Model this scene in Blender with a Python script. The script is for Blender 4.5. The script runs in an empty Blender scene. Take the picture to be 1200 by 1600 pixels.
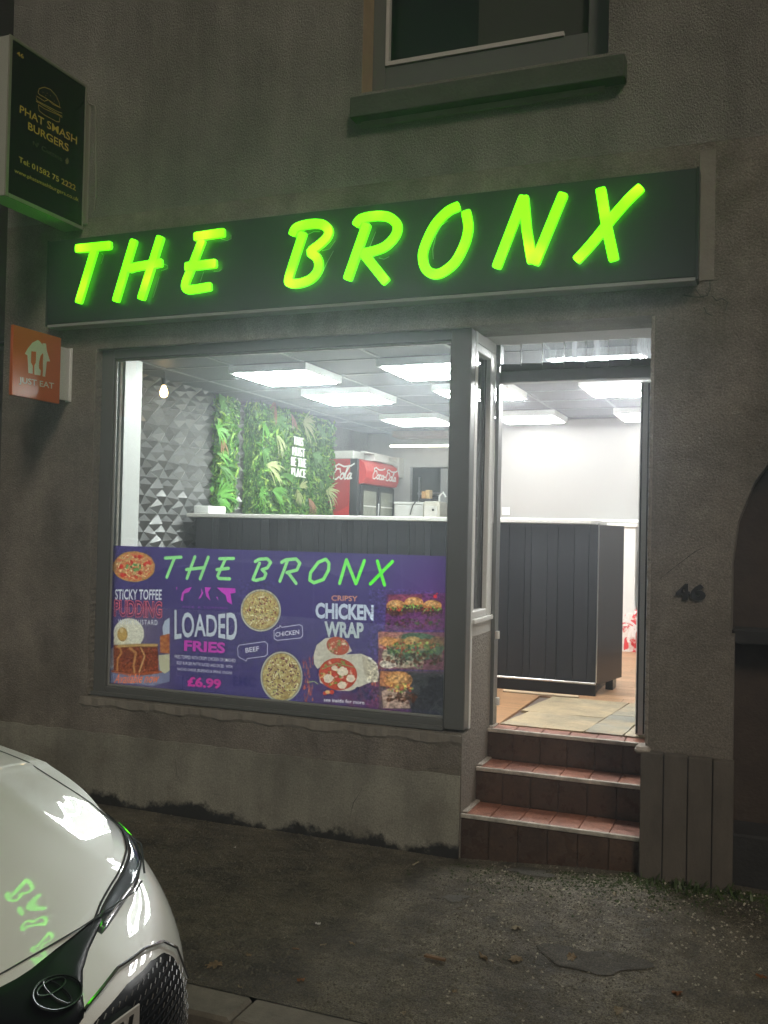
import bpy, bmesh, math, random
import numpy as np
from mathutils import Vector, Matrix
from mathutils.geometry import tessellate_polygon

random.seed(7); rng = np.random.default_rng(7)
SC = bpy.context.scene
COL = SC.collection
R = math.radians

# ------------------------------------------------------------------ camera
CAM_POS = Vector((0.0, -4.65, 1.62))
YAW, PITCH, ROLL, FPX = R(-21.82), R(1.105), R(1.274), 1500.0
_f = Vector((math.sin(YAW)*math.cos(PITCH), math.cos(YAW)*math.cos(PITCH), math.sin(PITCH)))
_r0 = Vector((math.cos(YAW), -math.sin(YAW), 0)); _u0 = _r0.cross(_f)
_r = _r0*math.cos(ROLL) + _u0*math.sin(ROLL); _u = _u0*math.cos(ROLL) - _r0*math.sin(ROLL)
cam_data = bpy.data.cameras.new("camera"); cam = bpy.data.objects.new("camera", cam_data); COL.objects.link(cam)
cam_data.sensor_fit = 'VERTICAL'; cam_data.sensor_height = 36.0; cam_data.lens = 36.0*FPX/1600.0
cam_data.clip_start = 0.05; cam_data.clip_end = 500
cam.matrix_world = Matrix(((_r.x, _u.x, -_f.x, CAM_POS.x), (_r.y, _u.y, -_f.y, CAM_POS.y), (_r.z, _u.z, -_f.z, CAM_POS.z), (0, 0, 0, 1)))
SC.camera = cam

def ray(px, py): return _r*((px-600)/FPX) - _u*((py-800)/FPX) + _f
def atY(px, py, Y=0.0):
    d = ray(px, py); t = (Y-CAM_POS.y)/d.y; return CAM_POS + d*t
def atX(px, py, X):
    d = ray(px, py); t = (X-CAM_POS.x)/d.x; return CAM_POS + d*t
def atZ(px, py, Z):
    d = ray(px, py); t = (Z-CAM_POS.z)/d.z; return CAM_POS + d*t

# ------------------------------------------------------------------ world, sun, exposure
world = bpy.data.worlds.new("World"); SC.world = world; world.use_nodes = True
wn = world.node_tree; bg = wn.nodes.get('Background') or wn.nodes.new('ShaderNodeBackground')
sky = wn.nodes.new('ShaderNodeTexSky'); sky.sky_type = 'NISHITA'; sky.sun_disc = False
SUN_EL, SUN_AZ = R(38), R(150)
sky.sun_elevation = R(-4.0); sky.sun_rotation = SUN_AZ
wout = wn.nodes.get('World Output') or wn.nodes.new('ShaderNodeOutputWorld')
tint = wn.nodes.new('ShaderNodeMixRGB'); tint.inputs[0].default_value = 0.85; tint.inputs[2].default_value = (0.046, 0.045, 0.042, 1)
wn.links.new(sky.outputs[0], tint.inputs[1]); wn.links.new(tint.outputs[0], bg.inputs[0]); wn.links.new(bg.outputs[0], wout.inputs[0])
bg.inputs[1].default_value = 1.0
sun_d = bpy.data.lights.new("sun", 'SUN'); sun_d.energy = 0.44; sun_d.angle = R(12); sun_d.color = (1.0, 0.84, 0.66)
sun = bpy.data.objects.new("sun", sun_d); COL.objects.link(sun)
_sd = Vector((math.cos(SUN_EL)*0.55, -math.cos(SUN_EL)*0.83, math.sin(SUN_EL))).normalized()   # towards the light
sun.rotation_euler = _sd.to_track_quat('Z', 'Y').to_euler(); sun.location = (3, -6, 7)
SC.view_settings.view_transform = 'Standard'; SC.view_settings.look = 'None'
SC.view_settings.exposure = 1.12; SC.view_settings.gamma = 1.0; SC.view_settings.use_curve_mapping = False
SC.render.engine = 'CYCLES'
cy = SC.cycles; cy.use_denoising = True; cy.max_bounces = 8; cy.diffuse_bounces = 4; cy.glossy_bounces = 4
cy.transmission_bounces = 6; cy.transparent_max_bounces = 12; cy.sample_clamp_indirect = 4.0; cy.caustics_reflective = False; cy.caustics_refractive = False

# ------------------------------------------------------------------ materials
MATS = {}
def mat(name, col, rough=0.6, metal=0.0, var=0.0, vscale=3.0, bump=0.0, bscale=60.0, col2=None, c2scale=1.5, c2lo=0.45, c2hi=0.65,
        emit=None, estr=0.0, coat=0.0, spec=0.5, stretch=(1, 1, 1), bump2=0.0, b2scale=12.0, trans=0.0, rvar=0.0, streak=0.0, fine=0.0, fscale=200):
    m = bpy.data.materials.new(name); m.use_nodes = True; MATS[name] = m
    nt = m.node_tree; N = nt.nodes; L = nt.links; p = N['Principled BSDF']
    p.inputs['Base Color'].default_value = (*col, 1); p.inputs['Roughness'].default_value = rough
    p.inputs['Metallic'].default_value = metal; p.inputs['Specular IOR Level'].default_value = spec
    p.inputs['Coat Weight'].default_value = coat; p.inputs['Coat Roughness'].default_value = 0.02
    geo = N.new('ShaderNodeNewGeometry'); mp = N.new('ShaderNodeMapping'); mp.inputs['Scale'].default_value = stretch
    L.new(geo.outputs['Position'], mp.inputs['Vector'])
    last = None
    def noise(scale, det=6, rgh=0.6):
        n = N.new('ShaderNodeTexNoise'); n.inputs['Scale'].default_value = scale; n.inputs['Detail'].default_value = det
        n.inputs['Roughness'].default_value = rgh; L.new(mp.outputs[0], n.inputs['Vector']); return n
    if col2 is not None:
        n = noise(c2scale, 8, 0.65); r = N.new('ShaderNodeMapRange'); r.inputs[1].default_value = c2lo; r.inputs[2].default_value = c2hi
        L.new(n.outputs[0], r.inputs[0]); mx = N.new('ShaderNodeMixRGB'); mx.inputs[1].default_value = (*col, 1); mx.inputs[2].default_value = (*col2, 1)
        L.new(r.outputs[0], mx.inputs[0]); last = mx.outputs[0]
    if var > 0:
        n = noise(vscale, 8, 0.7); r = N.new('ShaderNodeMapRange'); r.inputs[1].default_value = 0.3; r.inputs[2].default_value = 0.7
        r.inputs[3].default_value = 1-var; r.inputs[4].default_value = 1+var*0.6; L.new(n.outputs[0], r.inputs[0])
        mx = N.new('ShaderNodeMixRGB'); mx.blend_type = 'MULTIPLY'; mx.inputs[0].default_value = 1; mx.inputs[1].default_value = (*col, 1)
        if last: L.new(last, mx.inputs[1])
        L.new(r.outputs[0], mx.inputs[2]); last = mx.outputs[0]
    for amt, scl, st_ in ((streak, 1.3, (5, 5, .45)), (fine, fscale, (1, 1, 1))):
        if amt > 0:
            mp2 = N.new('ShaderNodeMapping'); mp2.inputs['Scale'].default_value = st_; L.new(geo.outputs['Position'], mp2.inputs['Vector'])
            n = N.new('ShaderNodeTexNoise'); n.inputs['Scale'].default_value = scl; n.inputs['Detail'].default_value = 6; n.inputs['Roughness'].default_value = .6; L.new(mp2.outputs[0], n.inputs['Vector'])
            r = N.new('ShaderNodeMapRange'); r.inputs[1].default_value = 0.32; r.inputs[2].default_value = 0.68; r.inputs[3].default_value = 1-amt; r.inputs[4].default_value = 1+amt*.8
            L.new(n.outputs[0], r.inputs[0]); mx = N.new('ShaderNodeMixRGB'); mx.blend_type = 'MULTIPLY'; mx.inputs[0].default_value = 1; mx.inputs[1].default_value = (*col, 1)
            if last: L.new(last, mx.inputs[1])
            L.new(r.outputs[0], mx.inputs[2]); last = mx.outputs[0]
    if last: L.new(last, p.inputs['Base Color'])
    if rvar > 0:
        n = noise(vscale*1.7, 5, 0.6); r = N.new('ShaderNodeMapRange'); r.inputs[1].default_value = 0.35; r.inputs[2].default_value = 0.65
        r.inputs[3].default_value = max(0.02, rough-rvar); r.inputs[4].default_value = min(1, rough+rvar)
        L.new(n.outputs[0], r.inputs[0]); L.new(r.outputs[0], p.inputs['Roughness'])
    if bump > 0:
        n = noise(bscale, 4, 0.65); b = N.new('ShaderNodeBump'); b.inputs['Strength'].default_value = min(1, bump); b.inputs['Distance'].default_value = 0.01*max(1, bump)
        L.new(n.outputs[0], b.inputs['Height']); L.new(b.outputs[0], p.inputs['Normal'])
        if bump2 > 0:
            n2 = noise(b2scale, 5, 0.55); b2 = N.new('ShaderNodeBump'); b2.inputs['Strength'].default_value = bump2; b2.inputs['Distance'].default_value = 0.03
            L.new(n2.outputs[0], b2.inputs['Height']); L.new(b.outputs[0], b2.inputs['Normal']); L.new(b2.outputs[0], p.inputs['Normal'])
    if emit is not None:
        p.inputs['Emission Color'].default_value = (*emit, 1); p.inputs['Emission Strength'].default_value = estr
    if trans > 0:
        tr = N.new('ShaderNodeBsdfTranslucent'); ms = N.new('ShaderNodeMixShader'); ms.inputs[0].default_value = trans
        tr.inputs[0].default_value = (*col, 1)
        if last: L.new(last, tr.inputs[0])
        L.new(p.outputs[0], ms.inputs[1]); L.new(tr.outputs[0], ms.inputs[2]); L.new(ms.outputs[0], N['Material Output'].inputs[0])
    return m

def glass(name, tint_=(0.93, 0.97, 0.96), dirt_glare=0.0, refl=1.0, rough=0.0):
    """thin pane: transparent + fresnel reflection, with pale streaks standing for grime and streak glare"""
    m = bpy.data.materials.new(name); m.use_nodes = True; MATS[name] = m
    nt = m.node_tree; N = nt.nodes; L = nt.links; N.remove(N['Principled BSDF']); out = N['Material Output']
    t = N.new('ShaderNodeBsdfTransparent'); t.inputs[0].default_value = (*tint_, 1)
    g = N.new('ShaderNodeBsdfGlossy'); g.inputs['Roughness'].default_value = rough
    fr = N.new('ShaderNodeFresnel'); fr.inputs[0].default_value = 1.5
    mu = N.new('ShaderNodeMath'); mu.operation = 'MULTIPLY'; mu.inputs[1].default_value = refl; mu.use_clamp = True
    L.new(fr.outputs[0], mu.inputs[0])
    ms = N.new('ShaderNodeMixShader'); L.new(mu.outputs[0], ms.inputs[0]); L.new(t.outputs[0], ms.inputs[1]); L.new(g.outputs[0], ms.inputs[2])
    last = ms.outputs[0]
    if dirt_glare > 0:  # pale scattering streaks: part grime, part glare put into the glass
        geo = N.new('ShaderNodeNewGeometry'); mp = N.new('ShaderNodeMapping'); mp.inputs['Scale'].default_value = (14, 14, 1.1)
        L.new(geo.outputs['Position'], mp.inputs['Vector'])
        n = N.new('ShaderNodeTexNoise'); n.inputs['Scale'].default_value = 1.6; n.inputs['Detail'].default_value = 7; n.inputs['Roughness'].default_value = 0.7
        L.new(mp.outputs[0], n.inputs['Vector'])
        n2 = N.new('ShaderNodeTexNoise'); n2.inputs['Scale'].default_value = 1.3; n2.inputs['Detail'].default_value = 3
        L.new(geo.outputs['Position'], n2.inputs['Vector'])
        r = N.new('ShaderNodeMapRange'); r.inputs[1].default_value = 0.42; r.inputs[2].default_value = 0.75; r.inputs[3].default_value = 0.15; r.inputs[4].default_value = 1
        L.new(n.outputs[0], r.inputs[0])
        r2 = N.new('ShaderNodeMapRange'); r2.inputs[1].default_value = 0.35; r2.inputs[2].default_value = 0.7; r2.inputs[3].default_value = 0.3; r2.inputs[4].default_value = 1
        L.new(n2.outputs[0], r2.inputs[0])
        mm = N.new('ShaderNodeMath'); mm.operation = 'MULTIPLY'; L.new(r.outputs[0], mm.inputs[0]); L.new(r2.outputs[0], mm.inputs[1])
        m3 = N.new('ShaderNodeMath'); m3.operation = 'MULTIPLY'; m3.inputs[1].default_value = dirt_glare; L.new(mm.outputs[0], m3.inputs[0])
        d = N.new('ShaderNodeBsdfTranslucent'); d.inputs[0].default_value = (0.75, 0.8, 0.85, 1)
        d2 = N.new('ShaderNodeBsdfDiffuse'); d2.inputs[0].default_value = (0.7, 0.75, 0.8, 1)
        md = N.new('ShaderNodeMixShader'); L.new(d.outputs[0], md.inputs[1]); L.new(d2.outputs[0], md.inputs[2])
        m2 = N.new('ShaderNodeMixShader'); L.new(m3.outputs[0], m2.inputs[0]); L.new(last, m2.inputs[1]); L.new(md.outputs[0], m2.inputs[2]); last = m2.outputs[0]
    L.new(last, out.inputs[0]); return m

def emis(name, col, s):
    m = bpy.data.materials.new(name); m.use_nodes = True; MATS[name] = m
    N = m.node_tree.nodes; L = m.node_tree.links; N.remove(N['Principled BSDF']); e = N.new('ShaderNodeEmission')
    e.inputs[0].default_value = (*col, 1); e.inputs[1].default_value = s; L.new(e.outputs[0], N['Material Output'].inputs[0]); return m

# ------------------------------------------------------------------ mesh helpers (all coordinates are world coordinates)
WORLD = {}
def wm(o): return WORLD.get(o.name, Matrix.Identity(4))
def tag(o, label=None, cat=None, group=None, kind=None):
    if label: o['label'] = label
    if cat: o['category'] = cat
    if group: o['group'] = group
    if kind: o['kind'] = kind
    return o
def empty(name, loc, label=None, cat=None, group=None, kind=None):
    o = bpy.data.objects.new(name, None); COL.objects.link(o); o.location = loc; o.empty_display_size = 0.1
    WORLD[o.name] = Matrix.Translation(loc); return tag(o, label, cat, group, kind)
def obj(name, bm, m=None, parent=None, loc=None, smooth=False, label=None, cat=None, group=None, kind=None):
    me = bpy.data.meshes.new(name)
    if isinstance(bm, bmesh.types.BMesh):
        bm.to_mesh(me); bm.free()
    else:
        v, f = bm; me.from_pydata([tuple(a) for a in v], [], [tuple(a) for a in f]); me.update()
    if m is not None:
        for q in (m if isinstance(m, (list, tuple)) else [m]): me.materials.append(q)
    if smooth:
        me.polygons.foreach_set('use_smooth', [True]*len(me.polygons))
    o = bpy.data.objects.new(name, me); COL.objects.link(o)
    if loc is None:
        if parent is None and len(me.vertices):
            co = np.empty(len(me.vertices)*3); me.vertices.foreach_get('co', co); co = co.reshape(-1, 3)
            mn, mx = co.min(0), co.max(0); loc = Vector(((mn[0]+mx[0])/2, (mn[1]+mx[1])/2, mn[2]))
        else: loc = None
    W = Matrix.Translation(loc) if loc is not None else (wm(parent) if parent else Matrix.Identity(4))
    me.transform(W.inverted()); WORLD[o.name] = W
    if parent: o.parent = parent; o.matrix_local = wm(parent).inverted() @ W
    else: o.matrix_world = W
    return tag(o, label, cat, group, kind)
def inst(src, loc, parent=None, rz=0.0, name=None):
    """copy of src sharing its mesh, origin at world loc"""
    o = src.copy(); COL.objects.link(o); W = Matrix.Translation(loc) @ Matrix.Rotation(rz, 4, 'Z'); WORLD[o.name] = W
    o.parent = parent
    if parent: o.matrix_parent_inverse = Matrix.Identity(4); o.matrix_local = wm(parent).inverted() @ W
    else: o.matrix_world = W
    return o
def BM(): return bmesh.new()
def box(bm, x0, x1, y0, y1, z0, z1, bev=0.0):
    r = bmesh.ops.create_cube(bm, size=1.0)
    vs = r['verts']
    for v in vs: v.co = Vector(((x0+x1)/2+v.co.x*(x1-x0), (y0+y1)/2+v.co.y*(y1-y0), (z0+z1)/2+v.co.z*(z1-z0)))
    if bev > 0:
        es = {e for v in vs for e in v.link_edges}
        bmesh.ops.bevel(bm, geom=list(es), offset=bev, segments=1, affect='EDGES', profile=0.5)
    return bm
def bx(*a, bev=0.0): return box(BM(), *a, bev=bev)
def tube(bm, pts, r, n=8, cap=True):
    pts = [Vector(p) for p in pts]; rings = []; up = Vector((0, 0, 1)); prev = None
    for i, p in enumerate(pts):
        d = (pts[min(i+1, len(pts)-1)]-pts[max(i-1, 0)]).normalized()
        a = d.cross(up) if prev is None else prev - d*prev.dot(d)
        if a.length < 1e-4: a = d.cross(Vector((1, 0, 0)))
        a.normalize(); b = d.cross(a); prev = a
        rr = r[i] if isinstance(r, (list, tuple)) else r
        rings.append([bm.verts.new(p + (a*math.cos(t)+b*math.sin(t))*rr) for t in [2*math.pi*k/n for k in range(n)]])
    for A, B in zip(rings, rings[1:]):
        for k in range(n): bm.faces.new((A[k], A[(k+1) % n], B[(k+1) % n], B[k]))
    if cap: bm.faces.new(rings[0][::-1]); bm.faces.new(rings[-1])
    return bm
def cyl(bm, c, r, h, axis='Z', n=20, r2=None):
    c = Vector(c); ax = {'X': Vector((1, 0, 0)), 'Y': Vector((0, 1, 0)), 'Z': Vector((0, 0, 1))}[axis]
    return tube(bm, [c, c+ax*h], [r, r if r2 is None else r2], n)
def prism(bm, pts, fn, d0, d1):
    """outline of 2D points, fn(u, v, depth) -> world"""
    tri = tessellate_polygon([[Vector((a, b, 0)) for a, b in pts]])
    A = [bm.verts.new(fn(a, b, d0)) for a, b in pts]; B = [bm.verts.new(fn(a, b, d1)) for a, b in pts]; n = len(pts)
    for t in tri:
        try: bm.faces.new([A[i] for i in t]); bm.faces.new([B[i] for i in reversed(t)])
        except ValueError: pass
    for i in range(n): bm.faces.new((A[i], A[(i+1) % n], B[(i+1) % n], B[i]))
    bmesh.ops.recalc_face_normals(bm, faces=bm.faces[:]); return bm
def plate(loops, y0, y1):
    """wall in the XZ plane with holes, via a filled 2D curve; returns (verts, faces) incl. sides"""
    tri_pts = [[Vector((a, b, 0)) for a, b in lp] for lp in loops]
    tris = tessellate_polygon(tri_pts); flat = [p for lp in loops for p in lp]; n = len(flat)
    V = [(a, y0, b) for a, b in flat] + [(a, y1, b) for a, b in flat]; F = []
    for t in tris: F.append(tuple(t)); F.append(tuple(n+i for i in reversed(t)))
    k = 0
    for lp in loops:
        m_ = len(lp)
        for i in range(m_):
            a, b = k+i, k+(i+1) % m_; F.append((a, b, n+b, n+a))
        k += m_
    bm = BM(); vv = [bm.verts.new(v) for v in V]
    for f in F:
        try: bm.faces.new([vv[i] for i in f])
        except ValueError: pass
    bmesh.ops.recalc_face_normals(bm, faces=bm.faces[:]); return bm

_tcache = {}
def text_tris(s, bold=0.0, ls=1.0):
    """glyph triangles normalised to the unit box: (verts Nx2, tris)"""
    key = (s, bold, ls)
    if key in _tcache: return _tcache[key]
    cu = bpy.data.curves.new('t', 'FONT'); cu.body = s; cu.resolution_u = 3; cu.offset = bold; cu.space_character = ls; cu.space_line = 0.95
    o = bpy.data.objects.new('t', cu); COL.objects.link(o); bpy.context.view_layer.update()
    me = o.evaluated_get(bpy.context.evaluated_depsgraph_get()).to_mesh(); me.calc_loop_triangles()
    v = np.array([(a.co.x, a.co.y) for a in me.vertices]); t = np.array([tuple(a.vertices) for a in me.loop_triangles])
    o.to_mesh_clear(); bpy.data.objects.remove(o); bpy.data.curves.remove(cu)
    mn, mx = v.min(0), v.max(0); v = (v-mn)/(mx-mn); _tcache[key] = (v, t); return v, t
def text_solid(bm, s, fn, bold=0.0, d0=0.0, d1=0.01, ls=1.0):
    """extruded lettering; fn(u, v, depth) -> world with u, v in the unit box"""
    v, t = text_tris(s, bold, ls)
    A = [bm.verts.new(fn(a, b, d1)) for a, b in v]; B = [bm.verts.new(fn(a, b, d0)) for a, b in v]
    cnt = {}
    for tr in t:
        for i in range(3):
            e = (tr[i], tr[(i+1) % 3]); cnt[e] = cnt.get(e, 0)+1
    for tr in t:
        try: bm.faces.new([A[i] for i in tr])
        except ValueError: pass
    for (a, b) in cnt:
        if (b, a) not in cnt: bm.faces.new((A[b], A[a], B[a], B[b]))
    return bm

# ------------------------------------------------------------------ print canvas: flat artwork drawn with numpy
class Canvas:
    def __init__(s, W, H, col, ss=2):
        s.ss = ss; s.W = W*ss; s.H = H*ss; s.a = np.empty((s.H, s.W, 3), np.float32); s.a[:] = col; s.M = lambda x, y: (x, y)
    def pt(s, p): x, y = s.M(*p); return x*s.ss, y*s.ss
    def _fill(s, x0, x1, y0, y1, mask, col, al):
        if callable(col): c = col(x0, x1, y0, y1)
        else: c = np.array(col, np.float32)
        r = s.a[y0:y1, x0:x1]; k = (mask*al)[..., None]; r[:] = r*(1-k) + c*k
    def poly(s, pts, col, al=1.0, raw=False):
        P = np.array([p if raw else s.pt(p) for p in pts]); x0 = max(0, int(P[:, 0].min())); x1 = min(s.W, int(P[:, 0].max())+2)
        y0 = max(0, int(P[:, 1].min())); y1 = min(s.H, int(P[:, 1].max())+2)
        if x1 <= x0 or y1 <= y0: return
        X = np.arange(x0, x1)+.5; Y = np.arange(y0, y1)+.5; m = np.zeros((len(Y), len(X)), bool)
        n = len(P)
        for i in range(n):
            (ax, ay), (bx_, by) = P[i], P[(i+1) % n]
            if ay == by: continue
            rows = ((ay <= Y) & (by > Y)) | ((by <= Y) & (ay > Y)); idx = np.nonzero(rows)[0]
            xs = ax + (Y[idx]-ay)/(by-ay)*(bx_-ax); m[idx] ^= X[None, :] < xs[:, None]
        s._fill(x0, x1, y0, y1, m.astype(np.float32), col, al)
    def tri(s, P, col, al=1.0):
        x0 = max(0, int(P[:, 0].min())); x1 = min(s.W, int(P[:, 0].max())+2); y0 = max(0, int(P[:, 1].min())); y1 = min(s.H, int(P[:, 1].max())+2)
        if x1 <= x0 or y1 <= y0: return
        X = np.arange(x0, x1)[None, :]+.5; Y = np.arange(y0, y1)[:, None]+.5
        (ax, ay), (bx_, by), (cx, cy_) = P
        d = (by-cy_)*(ax-cx)+(cx-bx_)*(ay-cy_)
        if abs(d) < 1e-9: return
        l1 = ((by-cy_)*(X-cx)+(cx-bx_)*(Y-cy_))/d; l2 = ((cy_-ay)*(X-cx)+(ax-cx)*(Y-cy_))/d
        m = ((l1 >= -1e-6) & (l2 >= -1e-6) & (l1+l2 <= 1+1e-6)).astype(np.float32)
        s._fill(x0, x1, y0, y1, m, col, al)
    def text(s, st, bl, br, tl, col, bold=0.0, al=1.0, warp=None, ls=1.0):
        """bl, br, tl: corners of the text's box in canvas input coordinates"""
        v, t = text_tris(st, bold, ls); v = v.copy()
        if warp: v = np.array([warp(a, b) for a, b in v])
        bl, br, tl = (np.array(p, float) for p in (bl, br, tl))
        q = bl + v[:, :1]*(br-bl) + v[:, 1:]*(tl-bl); q = np.array([s.pt(p) for p in q])
        for k in t: s.tri(q[k], col, al)
    def stroke(s, pts, w, col, al=1.0):
        P = [np.array(s.pt(p)) for p in pts]; w = w*s.ss
        for a, b in zip(P, P[1:]):
            d = b-a; l = np.hypot(*d)
            if l < 1e-6: continue
            n = np.array([-d[1], d[0]])/l*w/2; s.poly([a+n, b+n, b-n, a-n], col, al, raw=True)
        for p in P: s.poly([(p[0]+w/2*math.cos(t), p[1]+w/2*math.sin(t)) for t in np.linspace(0, 2*math.pi, 10)[:-1]], col, al, raw=True)
    def ell(s, c, rx, ry, col, al=1.0, rot=0.0, n=28, jit=0.0):
        pts = []
        for t in np.linspace(0, 2*math.pi, n+1)[:-1]:
            k = 1+jit*random.uniform(-1, 1); x = rx*math.cos(t)*k; y = ry*math.sin(t)*k
            pts.append((c[0]+x*math.cos(rot)-y*math.sin(rot), c[1]+x*math.sin(rot)+y*math.cos(rot)))
        s.poly(pts, col, al)
    def image(s, name):
        h, w = s.H//s.ss, s.W//s.ss; a = s.a.reshape(h, s.ss, w, s.ss, 3).mean((1, 3)).clip(0, 1)
        im = bpy.data.images.new(name, w, h); out = np.ones((h, w, 4), np.float32); out[..., :3] = a[::-1]
        im.pixels.foreach_set(out.ravel()); im.update(); im.pack(); return im
def h3(h): return tuple(int(h[i:i+2], 16)/255 for i in (0, 2, 4))

def print_mat(name, img, rough=0.35, trans=0.0, boost=1.0, glow=0.0):
    m = bpy.data.materials.new(name); m.use_nodes = True; nt = m.node_tree; N = nt.nodes; L = nt.links; p = N['Principled BSDF']
    uv = N.new('ShaderNodeUVMap'); im = N.new('ShaderNodeTexImage'); im.image = img; im.extension = 'EXTEND'
    L.new(uv.outputs[0], im.inputs[0]); L.new(im.outputs[0], p.inputs['Base Color']); p.inputs['Roughness'].default_value = rough
    if trans > 0:
        t = N.new('ShaderNodeBsdfTranslucent'); L.new(im.outputs[0], t.inputs[0]); ms = N.new('ShaderNodeMixShader'); ms.inputs[0].default_value = trans
        L.new(p.outputs[0], ms.inputs[1]); L.new(t.outputs[0], ms.inputs[2]); L.new(ms.outputs[0], N['Material Output'].inputs[0])
    return m
def quad_uv(name, corners, m, parent=None, uvs=((0, 0), (1, 0), (1, 1), (0, 1)), **k):
    bm = BM(); vs = [bm.verts.new(c) for c in corners]; f = bm.faces.new(vs); uv = bm.loops.layers.uv.new('UVMap')
    for l, u_ in zip(f.loops, uvs): l[uv].uv = u_
    return obj(name, bm, m, parent, **k)

# ------------------------------------------------------------------ the material set
M_WALL_UP = mat('roughcast_render', (0.37, 0.36, 0.325), 0.95, var=0.25, vscale=2.2, bump=2.4, bscale=105, bump2=0.35, b2scale=9, col2=(0.29, 0.28, 0.25), c2scale=0.9, stretch=(1.25, 1, 0.8), streak=.12, fine=.4, fscale=150)
M_WALL_LO = mat('smooth_render_stained', (0.30, 0.275, 0.235), 0.9, var=0.35, vscale=3.5, bump=0.9, bscale=95, bump2=0.3, b2scale=6, col2=(0.17, 0.155, 0.125), c2scale=1.8, c2lo=0.42, c2hi=0.68, streak=.16, fine=.35, fscale=130)
M_PLINTH = mat('plinth_paint', (0.30, 0.30, 0.25), 0.85, streak=.2, fine=.3, fscale=110, var=0.25, vscale=4, bump=0.35, bscale=50, col2=(0.2, 0.19, 0.15), c2scale=2.4, c2lo=0.5, c2hi=0.7)
M_DARK = mat('dark_masonry', (0.035, 0.036, 0.036), 0.8, var=0.4, vscale=9, bump=0.5, bscale=60)
def damp_foot(m, z0=0.05, amp=0.09, col=(0.022, 0.022, 0.020)):
    """a wet, dirty foot with an irregular edge of its own"""
    nt = m.node_tree; N = nt.nodes; L = nt.links; p = N['Principled BSDF']; link = p.inputs['Base Color'].links[0]; src = link.from_socket
    geo = N.new('ShaderNodeNewGeometry'); sx = N.new('ShaderNodeSeparateXYZ'); L.new(geo.outputs['Position'], sx.inputs[0])
    n = N.new('ShaderNodeTexNoise'); n.inputs['Scale'].default_value = 3.2; n.inputs['Detail'].default_value = 12; n.inputs['Roughness'].default_value = .72
    L.new(geo.outputs['Position'], n.inputs['Vector'])
    a = N.new('ShaderNodeMath'); a.operation = 'MULTIPLY_ADD'; a.inputs[1].default_value = amp*4; a.inputs[2].default_value = z0-amp*2; L.new(n.outputs[0], a.inputs[0])
    s_ = N.new('ShaderNodeMath'); s_.operation = 'SUBTRACT'; L.new(a.outputs[0], s_.inputs[0]); L.new(sx.outputs[2], s_.inputs[1])
    r = N.new('ShaderNodeMapRange'); r.inputs[1].default_value = -.012; r.inputs[2].default_value = .02; L.new(s_.outputs[0], r.inputs[0])
    mx = N.new('ShaderNodeMixRGB'); mx.inputs[2].default_value = (*col, 1); L.new(r.outputs[0], mx.inputs[0]); L.new(src, mx.inputs[1]); L.new(mx.outputs[0], p.inputs['Base Color'])
damp_foot(M_PLINTH)
M_PEBBLE = mat('pebbledash', (0.47, 0.43, 0.37), 0.9, var=0.45, vscale=95, bump=2.0, bscale=130, bump2=0.8, b2scale=45)
M_CEMENT = mat('cement_patch', (0.42, 0.38, 0.33), 0.9, var=0.3, vscale=10, bump=0.6, bscale=60)
M_CEMENT_R = mat('render_band', (0.30, 0.28, 0.24), 0.9, var=0.22, vscale=4, bump=0.4, bscale=50)
M_UPVC = mat('upvc_frame', (0.14, 0.148, 0.145), 0.38, var=0.06, vscale=6)
M_UPVC_W = mat('white_upvc', (0.80, 0.82, 0.80), 0.35)
M_SEAL = mat('rubber_seal', (0.015, 0.015, 0.015), 0.6)
M_BOARD = mat('fascia_board', (0.026, 0.032, 0.034), 0.42, var=0.12, vscale=1.5)
M_TRIM = mat('alu_trim', (0.42, 0.43, 0.42), 0.4, metal=0.3)
M_SOFFIT = mat('soffit_paint', (0.58, 0.57, 0.54), 0.7, var=0.08, vscale=4)
M_SILL = mat('stone_sill', (0.085, 0.10, 0.08), 0.9, var=0.3, vscale=6, bump=0.5, bscale=60)
M_WOOD_FR = mat('ochre_window_paint', (0.42, 0.32, 0.21), 0.6, var=0.15, vscale=8)
M_DARKGLASS = mat('dark_window_glass', (0.012, 0.018, 0.018), 0.08)
M_BLIND = mat('blind_fabric', (0.05, 0.055, 0.05), 0.8)
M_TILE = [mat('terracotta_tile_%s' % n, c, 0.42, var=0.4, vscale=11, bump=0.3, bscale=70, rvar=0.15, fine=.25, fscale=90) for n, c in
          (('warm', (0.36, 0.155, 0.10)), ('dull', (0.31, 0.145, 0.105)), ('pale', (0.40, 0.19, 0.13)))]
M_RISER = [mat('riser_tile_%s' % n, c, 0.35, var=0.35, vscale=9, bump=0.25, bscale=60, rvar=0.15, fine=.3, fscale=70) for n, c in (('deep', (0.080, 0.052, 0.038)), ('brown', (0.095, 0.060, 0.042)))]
M_GROUT = mat('grout', (0.16, 0.12, 0.10), 0.9)
M_NOSE = mat('nosing_metal', (0.66, 0.62, 0.55), 0.4, metal=0.3, var=0.45, vscale=22)
M_STONE = [mat('flagstone_%s' % n, c, 0.7, var=0.3, vscale=5, bump=0.4, bscale=14, bump2=0.3, b2scale=5, col2=c2, c2scale=4) for n, c, c2 in
           (('buff', (0.48, 0.39, 0.24), (0.33, 0.28, 0.19)), ('grey', (0.36, 0.33, 0.25), (0.46, 0.37, 0.23)), ('slate', (0.27, 0.27, 0.23), (0.42, 0.35, 0.22)))]
M_PLANK = [mat('laminate_%s' % n, c, 0.4, var=0.25, vscale=4, stretch=(1, 7, 1)) for n, c in
           (('honey', (0.50, 0.29, 0.15)), ('oak', (0.55, 0.33, 0.18)), ('brown', (0.43, 0.25, 0.13)))]
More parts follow.
